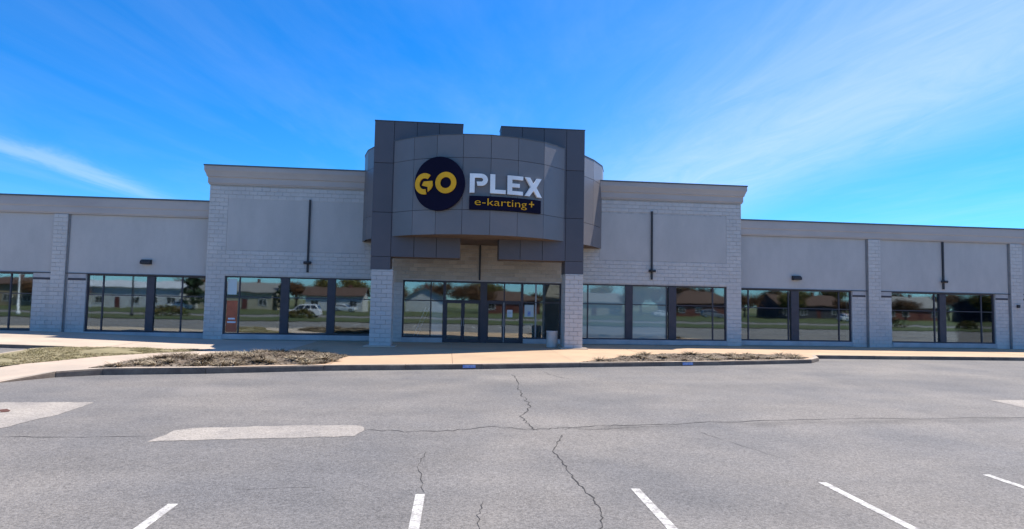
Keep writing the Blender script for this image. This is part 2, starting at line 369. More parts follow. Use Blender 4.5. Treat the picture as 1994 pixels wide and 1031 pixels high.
for x0, y0 in ((-5.8,-24.45),(-3.06,-24.16),(-.28,-23.92),(2.46,-23.80),(5.13,-23.62),(7.83,-23.35),(10.5,-23.2),(13.2,-23.0),(-8.5,-24.6)):
    ribbon('parking_line', [(x0, y0), (x0-.02, y0-1.5), (x0-.05, y0-5.4)], .115, 'stripe', taper=False, sub=6)
ribbon('crack', [(-7.17,-20.75),(-4.86,-20.71)], .025, 'crack', jag=.05, sub=9)
ribbon('crack', [(-1.45,-20.28),(-.06,-20.44),(.9,-19.92),(1.64,-20.29),(2.25,-20.07),(3.82,-19.84),(5.52,-19.55),(8.85,-19.23),(14.69,-19.1)], .034, 'crack', jag=.06, sub=9)
ribbon('crack', [(1.9,-20.2),(3.0,-20.18),(4.4,-19.95)], .02, 'crack', jag=.06, sub=9)
ribbon('crack', [(2.05,-12.2),(2.12,-13.16),(1.95,-15.0),(1.88,-16.25),(1.90,-17.3),(1.84,-18.03),(1.56,-19.0),(1.60,-19.6),(1.65,-20.29)], .032, 'crack', jag=.05, sub=5)
ribbon('crack', [(2.08,-20.7),(1.99,-20.99),(1.73,-21.88),(1.76,-22.63),(1.75,-23.39),(1.82,-24.14),(1.81,-24.67),(1.66,-25.15),(1.6,-26.5)], .022, 'crack', jag=.022, sub=7)
ribbon('crack', [(-.28,-21.83),(-.36,-22.7),(-.23,-23.86)], .012, 'crack', jag=.03, sub=6)
ribbon('crack', [(.48,-24.18),(.39,-24.69),(.39,-25.4)], .012, 'crack', jag=.02, sub=6)
ribbon('crack', [(-2.6,-23.63),(-2.0,-23.61),(-1.56,-23.58)], .012, 'crack', jag=.02, sub=6)
ribbon('crack', [(4.7,-20.4),(4.98,-21.53),(5.37,-22.73)], .010, 'crack', jag=.03, sub=6)
ribbon('crack', [(3.2,-11.3),(3.35,-12.4),(3.7,-13.2)], .02, 'crack', jag=.05, sub=6)
def patch(poly, dz=.005):
    pts = []
    for a, b in zip(poly, poly[1:]+poly[:1]):
        n = max(2, int(math.dist(a, b)/.16))
        for i in range(n): t = i/n; pts.append((a[0]+(b[0]-a[0])*t+random.uniform(-.025,.025), a[1]+(b[1]-a[1])*t+random.uniform(-.03,.03)))
    return sheet('concrete_patch', pts, z_lot, dz, 'patch', lot, step=.5)
patch([(-4.72,-21.1),(-4.66,-20.25),(-4.45,-20.08),(-2.88,-19.88),(-1.66,-19.83),(-1.46,-20.02),(-1.45,-20.35),(-1.54,-20.75)])
patch([(-12,-17.6),(-9.36,-17.48),(-7.49,-17.45),(-7.42,-18.84),(-7.62,-20.09),(-9.5,-20.6),(-12,-20.5)])
patch([(14.18,-16.75),(14.0,-17.8),(15.5,-18.6),(18,-18.4),(18,-16.8)])
ribbon('rust_stain', [(-9.2,-18.3),(-8.75,-18.45),(-8.5,-18.6)], .30, 'rust', lift=.011, jag=.05, sub=4)

# planting beds
def bed(name, poly, label, m_soil, hump, chips, tufts, chipm='chips', tuftm='dryplant', th=.16, clumps=0):
    def zf(x, y):
        d = 9
        for a, b in zip(poly, poly[1:]+poly[:1]):
            a, b = Vector(a), Vector(b); t = cl((Vector((x, y))-a).dot(b-a)/(b-a).length_squared); d = min(d, (a+(b-a)*t-Vector((x, y))).length)
        return z_walk(x, y)+.006+min(1, d/.7)*(hump*(.75+.9*noise.noise((x*1.3, y*1.3, 1)))+.03*abs(noise.noise((x*3, y*3, 5))))
    o = tag(sheet(name, poly, zf, 0, m_soil, step=.3), label, kind='structure')
    x0, x1 = min(p[0] for p in poly), max(p[0] for p in poly); y0, y1 = min(p[1] for p in poly), max(p[1] for p in poly)
    mb = MB(); k = 0
    while k < chips:
        x, y = random.uniform(x0, x1), random.uniform(y0, y1)
        if not inside(x, y, poly): continue
        k += 1; z = zf(x, y); s = random.uniform(.015, .045); a = random.uniform(0, 6.3); c, sn = math.cos(a)*s*1.8, math.sin(a)*s*1.8
        mb.add([(x-c, y-sn, z-.01),(x+sn*.5, y-c*.5, z-.01),(x+c, y+sn, z+.01),(x-sn*.4, y+c*.4, z+s*.4)], [(0,1,3),(1,2,3),(2,0,3)])
    if chips: tag(mb.build('mulch_chips' if chipm == 'chips' else 'loose_straw', chipm, o), None, kind='stuff')
    mb = MB(); k = 0
    while k < tufts:
        x, y = random.uniform(x0, x1), random.uniform(y0, y1)
        if not inside(x, y, poly) or noise.noise((x*.7, y*.7, 8)) < -.12: continue
        k += 1; z = zf(x, y)-.01
        for _ in range(9):
            a = random.uniform(0, 6.3); ln = random.uniform(.4, 1)*th; lean = random.uniform(.6, 2.0); wd = th*.09
            tip = (x+math.cos(a)*ln*lean, y+math.sin(a)*ln*lean, z+ln*random.uniform(.35, .9))
            ox, oy = -math.sin(a)*wd, math.cos(a)*wd; bx, by = x+random.uniform(-.05,.05), y+random.uniform(-.05,.05)
            mb.add([(bx-ox, by-oy, z),(bx+ox, by+oy, z),tip], [(0,1,2)])
    k = 0
    while k < clumps:
        x, y = random.uniform(x0, x1), random.uniform(y0, y1)
        if not inside(x, y, poly): continue
        k += 1; z = zf(x, y)-.02; R0 = random.uniform(.18, .42)
        for _ in range(70):
            a = random.uniform(0, 6.3); rr = R0*random.random()**.5; bx, by = x+math.cos(a)*rr*.5, y+math.sin(a)*rr*.5; ln = R0*random.uniform(.5, 1.1)
            tip = (bx+math.cos(a)*ln, by+math.sin(a)*ln, z+R0*random.uniform(.05, .55)); ox, oy = -math.sin(a)*.02, math.cos(a)*.02
            mb.add([(bx-ox, by-oy, z+R0*.3*(1-rr/R0)),(bx+ox, by+oy, z+R0*.3*(1-rr/R0)),tip], [(0,1,2)])
    if tufts: tag(mb.build('dry_tufts', tuftm, o), None, kind='stuff')
    return o
bed('planting_bed', [(-10.2,-12.75),(-9.97,-10.7),(-8.61,-8.6),(-7.3,-7.1),(-5.9,-6.9),(-4.5,-7.2),(-3.6,-7.9),(-3.95,-11.1),(-7.08,-12.12),(-9.5,-12.55)],
    'bare planting bed of matted dry stems left of the apron', 'soil', .11, 4200, 1300, th=.12, clumps=70)
bed('planting_bed', [(4.76,-9.62),(5.5,-9.15),(7.67,-6.65),(9.5,-6.0),(11.94,-5.75),(14,-6.05),(15.35,-6.7),(14.72,-7.4),(10.35,-8.62)],
    'brown mulched planting bed right of the entrance apron', 'soil', .09, 3200, 700, th=.08, clumps=30)
bed('dead_grass', [(-9.2,-6.25),(-11.7,-6.0),(-14.15,-6.45),(-14.95,-7.4),(-14.9,-9.3),(-15.4,-13),(-14.6,-15.6),(-13.3,-14),(-12.72,-12.5),(-12.17,-11.1),(-11.63,-9.3),(-10.6,-7.8),(-9.44,-6.75)],
    'yellowed strip of dead grass between two walks', 'deadgrass', .05, 0, 2600, tuftm='deadblade', th=.10)

# ------------------------------------------------------------------ the building
B = tag(empty('store_building', (0,0,0)), 'long grey block store with dark round entrance tower and two wings', 'store')
TOPB, TOPW = 8.62, 6.88
X0, X1 = -11.9, 15.66
WL, WR = -45., 45.
YW = .4
def wall_pieces(mb, x0, x1, z0, z1, y0, y1, holes):
    xs = sorted({x0, x1, *[h[0] for h in holes], *[h[1] for h in holes]}); xs = [x for x in xs if x0 <= x <= x1]
    for a, b in zip(xs[:-1], xs[1:]):
        c = (a+b)/2; hs = sorted([(h[2], h[3]) for h in holes if h[0] < c < h[1]]); z = z0
        for h0, h1 in hs:
            if h0 > z+1e-4: mb.box(a, b, y0, y1, z, h0)
            z = h1
        if z < z1: mb.box(a, b, y0, y1, z, z1)
HL = (-11.0, -3.6, .28, 3.14); HE = (-2.3, 5.86, .0, 3.14); HR = (6.75, 14.85, .26, 3.15)
mb = MB(); wall_pieces(mb, X0+.02, X1-.02, -.3, TOPB-.3, .02, .30, [HL, HE, HR]); fw = mb.build('front_wall', 'mortar', B)
# returns of the tall block beyond the wings, rear of the shell, roofs
for a, b, c, d in ((X0+.02, X0+.3, .31, 25), (X1-.3, X1-.02, .31, 25), (X0+.3, X1-.3, 24.7, 25)): mb = MB(); mb.box(a, b, c, d, -.3, TOPB-.3); mb.build('side_wall', 'stucco', B)
mb = MB(); mb.box(X0+.3, X1-.3, .3, 24.7, 8.0, 8.1); mb.build('roof', 'roofing', B)
for a, b in ((WL, X0), (X1, WR)): mb = MB(); mb.box(a, b, .95, 25, 6.4, 6.5); mb.build('wing_roof', 'roofing', B)
for a, b, c, d in ((WL, X0, 24.7, 25), (X1, WR, 24.7, 25), (WL, WL+.3, .9, 24.7), (WR-.3, WR, .9, 24.7)): mb = MB(); mb.box(a, b, c, d, -.3, 6.4); mb.build('rear_wall', 'stucco', B)
mb = MB(); mb.box(WL+.3, WR-.3, .97, 12, -.12, .015); mb.build('shop_floor', 'intfloor', B)
mb = MB(); mb.box(WL+.3, WR-.3, 11.9, 12.1, .02, 3.6); mb.build('back_partition', 'interior', B)
mb = MB(); mb.box(WL+.3, X0, .97, 11.9, 3.5, 3.6); mb.box(X0+.3, X1-.3, .35, 11.9, 3.5, 3.6); mb.box(X1, WR-.3, .97, 11.9, 3.5, 3.6); mb.build('shop_ceiling', 'interior', B)

# concrete blocks: zones on planes facing the lot
BW, BH, GAP = .40, .20, .011
blocks = []                                                # (x0,x1,z0,z1,yfront,parentkey)
def courses(x0, x1, z0, z1, yf, key, holes=()):
    k = math.floor(z0/BH+1e-6)
    while k*BH < z1-1e-4:
        a, b = max(z0, k*BH), min(z1, (k+1)*BH)
        if b-a > .03:
            off = (k%2)*BW/2; i = math.floor((x0-off)/BW)
            while i*BW+off < x1:
                p, q = max(x0, i*BW+off), min(x1, (i+1)*BW+off)
                segs = [(p, q)]
                for h in holes:
                    if h[2] < (a+b)/2 < h[3]:
                        ns = []
                        for s, e in segs:
                            if h[1] <= s or h[0] >= e: ns.append((s, e))
                            else:
                                if s < h[0]: ns.append((s, h[0]))
                                if e > h[1]: ns.append((h[1], e))
                        segs = ns
                for s, e in segs:
                    if e-s > .03: blocks.append((s+.0025, e-.0025, a+.008, b-.008, yf, key))
                i += 1
        k += 1
PL = (-11.0, -4.25, 4.42, 7.06); PR = (7.85, 14.82, 4.42, 6.92)
courses(X0, X1, -.2, 7.64, 0, 'front', [HL, HE, HR, PL, PR, (-4.0, 7.4, 5.3, 9)])
# smooth recessed panels, 3 cm behind the block face
for p in (PL, PR):
    mb = MB(); mb.box(p[0]+.01, p[1]-.01, .012, .02, p[2]+.01, p[3]-.01); mb.v = [(x, y+.0 if y > .015 else .006, z) for x, y, z in mb.v]; mb.build('stucco_panel', 'stucco', B)

# wings
wings = {}
PIL_R = [(15.66, 15.70), (23.19, 23.95), (31.86, 32.62), (40.53, 41.29)]
def wing(key, x0, x1, pil, wins):
    holes = [(a, b, .28, 3.09) for a, b in wins]
    mb = MB(); wall_pieces(mb, x0, x1, -.3, 6.0, YW+.02, YW+.55, holes); wobj = mb.build('wing_wall', 'mortar', B); wings[key] = wobj
    # recessed stucco field above the windows, block piers below
    edges = sorted(pil); lo = x0
    bounds = []
    for a, b in edges: bounds.append((lo, a)); lo = b
    bounds.append((lo, x1))
    for a, b in bounds:
        if b-a < .3: continue
        m2 = MB(); m2.box(a+.002, b-.002, YW-.004, YW+.02, 3.13, 5.995); m2.build('stucco_panel', 'stucco', B)
        courses(a, b, -.2, 3.09, YW, key, holes)
        m3 = MB(); m3.box(a+.002, b-.002, YW-.05, YW+.02, 3.092, 3.128); m3.build('head_strip', 'frame', B)
    for a, b in edges:
        if b-a > .2: courses(a, b, -.2, 5.99, YW-.12, key); m2 = MB(); m2.box(a+.004, b-.004, YW-.10, YW+.018, -.3, 5.99); m2.build('pilaster_core', 'mortar', B)
LW = [(-17.62, -12.0), (-26.3, -20.05), (-35, -28.7)]
RW = [(15.72, 22.27), (24.63, 30.95), (33.3, 39.6)]
wing('left', WL, X0, [(-19.2, -18.56), (-27.9, -27.26), (-36.6, -35.9)], LW)
wing('right', X1, WR, [(23.19, 23.92), (31.86, 32.60), (40.5, 41.25)], RW)
# dark bands across the block piers
for a, b in ((-20.03,-19.2),(-18.45,-17.64),(22.29,23.06),(23.93,24.61),(30.97,31.73),(32.6,33.28),(-28.68,-27.9),(-27.25,-26.32)):
    mb = MB(); mb.box(a, b, YW-.016, YW+.01, 2.77, 2.875); mb.build('pier_band', 'frame', B)
    mb = MB(); mb.box(a, b, YW-.022, YW+.01, 2.88, 3.088); mb.build('pier_cap', 'sill', B)
for x in (-18.5, 23.12, 31.79, -27.2):
    mb = MB(); mb.box(x-.025, x+.025, YW-.05, YW-.012, -.2, 5.98); o = mb.build('downpipe', 'pipe', B); bevel(o, .02)

# place the block objects: the nearest 214 walls blocks singly, the rest as one part
def cost(b):
    x, z = (b[0]+b[1])/2, (b[2]+b[3])/2
    hid = (-3.9 < x < 6.9 and z > 4.0) or (-3.95 < x < -2.9 and b[4] == 0) or (5.95 < x < 6.85 and b[4] == 0) or b[1]-b[0] < .3 or z < 0
    return (x**2+(b[4]-CAM_Y)**2)**.5 + (500 if hid else 0)
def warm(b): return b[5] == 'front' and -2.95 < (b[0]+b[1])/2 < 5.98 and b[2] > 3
fb = sorted([b for b in blocks if b[5] == 'front'], key=cost)
cache = {}
def block_mesh(wd, ht, dp, m_='block'):
    k = (round(wd, 3), round(ht, 3), round(dp, 3), m_)
    if k not in cache:
        e = .008; mb = MB(); x, z = k[0]/2, k[1]/2
        mb.add([(-x,dp,-z),(x,dp,-z),(x,dp,z),(-x,dp,z),(-x,e,-z),(x,e,-z),(x,e,z),(-x,e,z),(-x+e,0,-z+e),(x-e,0,-z+e),(x-e,0,z-e),(-x+e,0,z-e)],
               [(0,1,5,4),(1,2,6,5),(2,3,7,6),(3,0,4,7),(4,5,9,8),(5,6,10,9),(6,7,11,10),(7,4,8,11),(8,9,10,11),(0,3,2,1)])
        cache[k] = mb.mesh('block', m_)
    return cache[k]
for b in fb[:210]:
    link('block', block_mesh(b[1]-b[0], b[3]-b[2], .0195, 'blockwarm' if warm(b) else 'block'), fw, ((b[0]+b[1])/2, b[4]+random.uniform(-.004, .002), (b[2]+b[3])/2))
def rest(bs, parent, m_='block'):
    mb = MB()
    for b in bs:
        e = .008; y = b[4]+random.uniform(-.004, .002); dp = .0195
        x0, x1, z0, z1 = b[:4]
        mb.add([(x0,y+dp,z0),(x1,y+dp,z0),(x1,y+dp,z1),(x0,y+dp,z1),(x0,y+e,z0),(x1,y+e,z0),(x1,y+e,z1),(x0,y+e,z1),(x0+e,y,z0+e),(x1-e,y,z0+e),(x1-e,y,z1-e),(x0+e,y,z1-e)],
               [(0,1,5,4),(1,2,6,5),(2,3,7,6),(3,0,4,7),(4,5,9,8),(5,6,10,9),(6,7,11,10),(7,4,8,11),(8,9,10,11)])
    tag(mb.build('block_courses', m_, parent), None, kind='stuff')
rest([b for b in fb[210:] if not warm(b)], fw); rest([b for b in fb[210:] if warm(b)], fw, 'blockwarm')
for k in wings: rest([b for b in blocks if b[5] == k], wings[k])

# cornices
def cornice(name, prof, x0, x1, yf, m, ret=3.0):
    # profile of (out, z) swept along the front and back along both ends
    path = [((x0, yf+ret), (-1, 0)), ((x0, yf), (-1, -1)), ((x1, yf), (1, -1)), ((x1, yf+ret), (1, 0))]
    vs, fs = [], []; n = len(prof)
    for (px, py), (nx, ny) in path:
        for o_, z in prof: vs.append((px+nx*o_, py+ny*o_, z))
    for i in range(3):
        for k in range(n-1): fs.append((i*n+k, i*n+k+1, (i+1)*n+k+1, (i+1)*n+k))
    return MB().add(vs, fs).build(name, m, B)
prof = [(-.25,7.665),(.05,7.665),(.05,7.72),(.085,7.74),(.085,8.0),(.10,8.03),(.14,8.06),(.14,8.10),(.15,8.13),(.19,8.24),(.225,8.32),(.235,8.36),(.235,8.58),(-.25,8.585)]
def seg(path_prof, x0, x1, yf, m, name, endl, endr):
    vs, fs = [], []; n = len(path_prof); path = []
    if endl: path += [((x0, yf+6), (-1, 0)), ((x0, yf), (-1, -1))]
    else: path += [((x0, yf), (0, -1))]
    if endr: path += [((x1, yf), (1, -1)), ((x1, yf+6), (1, 0))]
    else: path += [((x1, yf), (0, -1))]
    for (px, py), (nx, ny) in path:
        for o_, z in path_prof: vs.append((px+nx*o_, py+ny*o_, z))
    for i in range(len(path)-1):
        for k in range(n-1): fs.append((i*n+k, i*n+k+1, (i+1)*n+k+1, (i+1)*n+k))
    return MB().add(vs, fs).build(name, m, B)
capp = [(-.27,8.586),(.25,8.582),(.253,8.56),(.262,8.56),(.262,8.625),(-.27,8.63)]
seg(prof, X0, -4.0, 0, 'cornice', 'cornice', True, False); seg(prof, 7.4, X1, 0, 'cornice', 'cornice', False, True)
seg(capp, X0, -4.0, 0, 'capm', 'parapet_cap', True, False); seg(capp, 7.4, X1, 0, 'capm', 'parapet_cap', False, True)
profw = [(-.3,6.005),(.10,6.005),(.10,6.05),(.13,6.07),(.13,6.35),(.16,6.40),(.16,6.84),(-.3,6.845)]
capw = [(-.32,6.846),(.18,6.842),(.185,6.81),(.195,6.81),(.195,6.885),(-.32,6.89)]
for x0, x1 in ((WL, X0+.01), (X1-.01, WR)):
    seg(profw, x0, x1, YW, 'cornice', 'cornice', False, False); seg(capw, x0, x1, YW, 'capm', 'parapet_cap', False, False)
    mb = MB(); mb.box(x0+.02, x1-.02, YW+.28, YW+.55, 5.99, 6.83); mb.build('parapet_core', 'stucco', B)

# windows and doors
def window(x0, x1, z0, z1, yg, wide, thin, trans, film=None, fb_=.07, sill=True, parent=B):
    f = MB(); y0, y1 = yg-.04, yg+.06
    f.box(x0, x0+fb_, y0, y1, z0, z1); f.box(x1-fb_, x1, y0, y1, z0, z1); f.box(x0+fb_, x1-fb_, y0, y1, z1-fb_, z1); f.box(x0+fb_, x1-fb_, y0, y1, z0, z0+fb_)
    vs = sorted([(a, b, 0) for a, b in wide] + [(t-.03, t+.03, 1) for t in thin])
    ed = [x0+fb_]
    for a, b, k in vs:
        f.box(a, b, y0-(.05 if k == 0 else -.006), y1, z0+fb_, z1-fb_); ed += [a, b]
    ed.append(x1-fb_)
    cells = [(ed[i], ed[i+1]) for i in range(0, len(ed), 2)]
    for a, b in cells: f.box(a, b, y0+.012, y1-.01, trans-.022, trans+.022)
    W_ = f.build('window', 'frame', parent)
    for a, b in cells:
        for c, d in ((z0+fb_, trans-.022), (trans+.022, z1-fb_)):
            p = MB(); p.box(a, b, yg+.004, yg+.010, c, d); o_ = p.build('pane', 'filmglass' if film and b < film else 'glass', W_)
            if film and b < film: o_['label'] = 'pane covered with pale film'
    if sill:
        s = MB(); s.box(x0, x1, yg-.21, yg-.042, z0-.24, z0-.005); o = s.build('sill', 'sill', W_); bevel(o, .01)
    return W_
window(*HL, .14, [(-8.31,-7.91),(-6.04,-5.65)], [-10.3], 2.11)
window(*HR, .14, [(9.30,9.69),(11.66,12.07)], [7.29,11.56,14.11], 2.11, film=11.6)
W2 = YW+.14
window(-17.62, -12.0, .28, 3.09, W2, [(-14.83,-14.47)], [-16.88,-13.18], 2.08)
window(-26.3, -20.05, .28, 3.09, W2, [(-23.3,-22.9)], [-25.1,-21.1], 2.08)
window(-35, -28.7, .28, 3.09, W2, [(-32,-31.6)], [-33.8,-29.9], 2.08)
window(15.72, 22.27, .28, 3.09, W2, [(18.75,19.19)], [16.31,18.62,21.57], 2.07)
window(24.63, 30.95, .28, 3.09, W2, [(27.57,27.95)], [27.3,30.18], 2.07)
window(33.3, 39.6, .28, 3.09, W2, [(36.2,36.6)], [34.5,38.4], 2.07)
# entrance glazing
yg = .14
ent = MB(); y0, y1 = yg-.04, yg+.06
ent.box(-2.3, 5.86, y0, y1, 3.05, 3.14); ent.box(-2.3, -2.22, y0, y1, 0.0, 3.05); ent.box(5.78, 5.86, y0, y1, 0.0, 3.05)
ent.box(1.65, 1.99, y0-.05, y1, 0.0, 3.05)
ent.box(-.26, -.12, y0-.01, y1, 0.0, 3.05); ent.box(3.76, 3.88, y0-.01, y1, 0.0, 3.05)
ent.box(-2.22, -.26, y0+.01, y1-.01, 2.09, 2.14); ent.box(3.88, 5.78, y0+.01, y1-.01, 2.09, 2.14)
ent.box(-.12, 1.65, y0, y1, 2.10, 2.17); ent.box(1.99, 3.76, y0, y1, 2.10, 2.17)
ent.box(-.91, -.85, y0+.006, y1, .26, 2.09); ent.box(-.91, -.85, y0+.006, y1, 2.14, 3.05)
ent.box(2.86, 2.92, y0+.006, y1, 2.17, 3.05)
ent.box(-2.22, -.26, y0, y1, .24, .31); ent.box(3.88, 5.78, y0, y1, .24, .31)
E_ = ent.build('entrance_glazing', 'frame', B)
for z_a, z_b in ((.31, 2.09), (2.14, 3.05)): mb = MB(); mb.box(4.50, 4.58, y0+.006, y1, z_a, z_b); mb.build('mullion', 'framelight', E_)
for a, b, c, d in ((-2.22,-.91,.31,2.09),(-.85,-.26,.31,2.09),(-2.22,-.91,2.14,3.05),(-.85,-.26,2.14,3.05),(-.12,1.65,2.17,3.05),(1.99,2.86,2.17,3.05),(2.92,3.76,2.17,3.05),
                   (3.88,4.50,.31,2.09),(4.58,5.78,.31,2.09),(3.88,4.50,2.14,3.05),(4.58,5.78,2.14,3.05)):
    p = MB(); p.box(a, b, yg+.004, yg+.010, c, d); p.build('pane', 'glass', E_)
for a, b in ((-2.3,-.26),(3.88,5.86)):
    s = MB(); s.box(a, b, -.07, .095, .0, .235); o = s.build('sill', 'sill', E_); bevel(o, .01)
def door(x0, x1, hinge_left, light=False):
    d = MB(); y0, y1 = yg-.025, yg+.03; st = .085
    d.box(x0, x0+st, y0, y1, .02, 2.09); d.box(x1-st, x1, y0, y1, .02, 2.09); d.box(x0+st, x1-st, y0, y1, 2.0, 2.09); d.box(x0+st, x1-st, y0, y1, .02, .17)
    D_ = d.build('door', 'frame', B)
    p = MB(); p.box(x0+st, x1-st, yg, yg+.006, .17, 2.0); p.build('pane', 'glass', D_)
    hx = x1-.045 if hinge_left else x0+.045
    hd = MB(); hd.cyl((hx, y0-.06, .85), (hx, y0-.06, 1.25), .014, n=8); hd.cyl((hx, y0-.06, .87), (hx, y0+.002, .87), .01, n=6); hd.cyl((hx, y0-.06, 1.23), (hx, y0+.002, 1.23), .01, n=6)
    hd.build('handle', 'framelight', D_)
door(-.115, .758, True); door(.772, 1.645, False); door(1.995, 2.868, True); door(2.882, 3.755, False)
mb = MB(); mb.box(2.855, 2.895, yg-.046, yg-.026, .03, 2.085); mb.build('astragal', 'framelight', B)

# tower: two clad plates with piers, carried on block pillars
PF, PB = -3.30, -2.35
def plate(cols, pier, label):
    x0, x1 = cols[0], cols[-1]
    core = MB(); core.box(x0+.03, x1-.03, PF+.03, PB-.03, 4.09, 10.33); core.box(pier[0]+.03, pier[1]-.03, PF+.03, PB-.03, 3.5, 4.09)
    P_ = core.build('tower_plate', 'joint', B); tag(P_, label)
    rows = [4.07, 6.1, 8.38, 10.33]; g = .009
    for a, b in zip(cols[:-1], cols[1:]):
        for c, d in zip(rows[:-1], rows[1:]):
            c_ = c
            p = MB(); p.box(a+g, b-g, PF, PF+.0295, c_+g, d-g); bevel(p.build('clad_panel', 'panel', P_), .005, 1)
            p = MB(); p.box(a+g, b-g, PB-.0295, PB, c_+g, d-g); p.build('clad_panel', 'panel', P_)
    for c, d in zip(rows[:-1], rows[1:]):
        for xx in (x0, x1-.0295):
            p = MB(); p.box(xx, xx+.0295, PF+.031, PB-.031, c+g, d-g); p.build('clad_panel', 'panel', P_)
    a, b = pier
    p = MB(); p.box(a+g, b-g, PF, PF+.0295, 3.48, 4.07-g); p.build('clad_panel', 'panel', P_)
    p = MB(); p.box(a+g, b-g, PB-.0295, PB, 3.48, 4.07-g); p.build('clad_panel', 'panel', P_)
    for xx in (a, b-.0295):
        p = MB(); p.box(xx, xx+.0295, PF+.031, PB-.031, 3.48, 4.07-g); p.build('clad_panel', 'panel', P_)
    p = MB(); p.box(x0+.03, x1-.03, PF+.04, PB-.04, 4.065, 4.088); p.build('soffit', 'soffit', P_)
    p = MB(); p.box(x0-.015, x1+.015, PF-.015, PB+.015, 10.331, 10.365); p.build('cap', 'capm', P_)
plate([-3.55,-2.66,-1.62,-.60,.50], (-3.55,-2.66), 'left dark clad plate of the entrance tower')
plate([2.28,3.28,4.32,5.40,6.28], (5.40,6.28), 'right dark clad plate of the entrance tower')
def pillar(x0, x1):
    core = MB(); core.box(x0+.02, x1-.02, -3.28, -2.40, -.1, 3.49); P_ = core.build('pillar', 'mortar', B)
    k = 0; z = 0
    while z < 3.46:
        h_ = min(.2, 3.475-z); w_ = x1-x0
        cutx = [x0, x0+w_*.5, x1] if k%2 == 0 else [x0, x0+w_*.26, x0+w_*.74, x1]
        for a, b in zip(cutx[:-1], cutx[1:]):
            mb = MB(); e = .005; mb.box(-(b-a)/2+e, (b-a)/2-e, -.475, .475, -h_/2+e, h_/2-e)
            key = ('pil', round(b-a, 3), round(h_, 3))
            if key not in cache: cache[key] = mb.mesh('block', 'block')
            o = link('block', cache[key], P_, ((a+b)/2+random.uniform(-.003,.003), -2.84+random.uniform(-.006,.006), z+h_/2)); bevel(o, .008, 1)
        z += .2; k += 1
    mb = MB(); mb.box(x0-.22, x1+.22, -3.6, -2.2, -.05, .05); o = mb.build('footing', 'walk_grey', P_); bevel(o, .02)
pillar(-3.50, -2.53); pillar(5.42, 6.27)

# drum
CX, CY, DR = 1.35, .35, 5.40
def dpt(x): return (x, CY-math.sqrt(DR*DR-(x-CX)**2))
ring = [(-4.5,2.8),(-4.52,1.3),(-4.4,0.0),(-4.08,-1.25),(-3.45,-2.45)] + [dpt(x) for x in (-2.68,-1.68,-.65,.50,1.72,2.95,4.20,5.38)] + [(6.2,-2.5),(7.2,-1.25),(7.95,0.0),(8.35,1.3),(8.45,2.8)]
zr = [5.0, 6.1, 8.40, 9.42]
dm = MB(); ins = []
cxx, cyy = 1.6, 1.0
inner = [(x+(cxx-x)*.012, y+(cyy-y)*.012) for x, y in ring]
dm.prism(inner, lambda x, y: (x, y, 5.02), lambda x, y: (x, y, 9.40))
DRUM = dm.build('drum', 'joint', B); tag(DRUM, 'curved dark panelled drum bulging over the entrance')
for (ax, ay), (bx, by) in zip(ring[:-1], ring[1:]):
    a, b = Vector((ax, ay)), Vector((bx, by)); t = (b-a).normalized(); nr = Vector((t.y, -t.x))
    for c, d in zip(zr[:-1], zr[1:]):
        g = .009; p, q = a+t*g, b-t*g; pb, qb = p-nr*.03, q-nr*.03
        mb = MB(); vs = [(v.x, v.y, z) for z in (c+g, d-g) for v in (p, q, qb, pb)]
        mb.add(vs, [(0,1,2,3)[::-1],(4,5,6,7),(0,1,5,4),(1,2,6,5),(2,3,7,6),(3,0,4,7)]); mb.build('clad_panel', 'drum', DRUM)
mb = MB(); mb.prism([(x+(cxx-x)*.02, y+(cyy-y)*.02) for x, y in ring], lambda x, y: (x, y, 5.012), lambda x, y: (x, y, 5.019)); mb.build('soffit', 'soffit', DRUM)
mb = MB(); mb.prism([(x-(cxx-x)*.004, y-(cyy-y)*.004) for x, y in ring], lambda x, y: (x, y, 9.413), lambda x, y: (x, y, 9.44)); mb.build('cap', 'capm', DRUM)

# ------------------------------------------------------------------ signs, bent to the drum
def bend(off):                      # (angle degrees, z) -> point
    return lambda a, z: (CX+(DR+off)*math.sin(math.radians(a)), CY-(DR+off)*math.cos(math.radians(a)), z)
def densify(pts, n=4):
    out = []
    for p, q in zip(pts, pts[1:]+pts[:1]):
        for i in range(n): out.append((p[0]+(q[0]-p[0])*i/n, p[1]+(q[1]-p[1])*i/n))
    return out
def bent_solid(name, outline, o0, o1, m, parent, holes=()):
    bm = bmesh.new()
    def loop(pts): 
        vs = [bm.verts.new((a, z, 0)) for a, z in pts]; return [bm.edges.new((vs[i], vs[(i+1)%len(vs)])) for i in range(len(vs))]
    es = loop(outline)
    for h in holes: es += loop(h)
    bmesh.ops.triangle_fill(bm, edges=es, use_beauty=True)
    lo, hi = min(p[0] for p in outline), max(p[0] for p in outline)
    k = math.ceil(lo/1.5)*1.5
    while k < hi:
        bmesh.ops.bisect_plane(bm, geom=bm.verts[:]+bm.edges[:]+bm.faces[:], plane_co=(k+.001,0,0), plane_no=(1,0,0)); k += 1.5
    bmesh.ops.recalc_face_normals(bm, faces=bm.faces[:])
    r = bmesh.ops.extrude_face_region(bm, geom=bm.faces[:])
    top = {v for v in r['geom'] if isinstance(v, bmesh.types.BMVert)}
    f0, f1 = bend(o0), bend(o1)
    for v in bm.verts: v.co = Vector((f1 if v in top else f0)(v.co.x, v.co.y))
    bmesh.ops.recalc_face_normals(bm, faces=bm.faces[:])
    me = bpy.data.meshes.new(name); bm.to_mesh(me); bm.free(); me.materials.append(M[m]); return link(name, me, parent)
K = math.degrees(1/(DR+.15))        # metres -> degrees on the sign surface
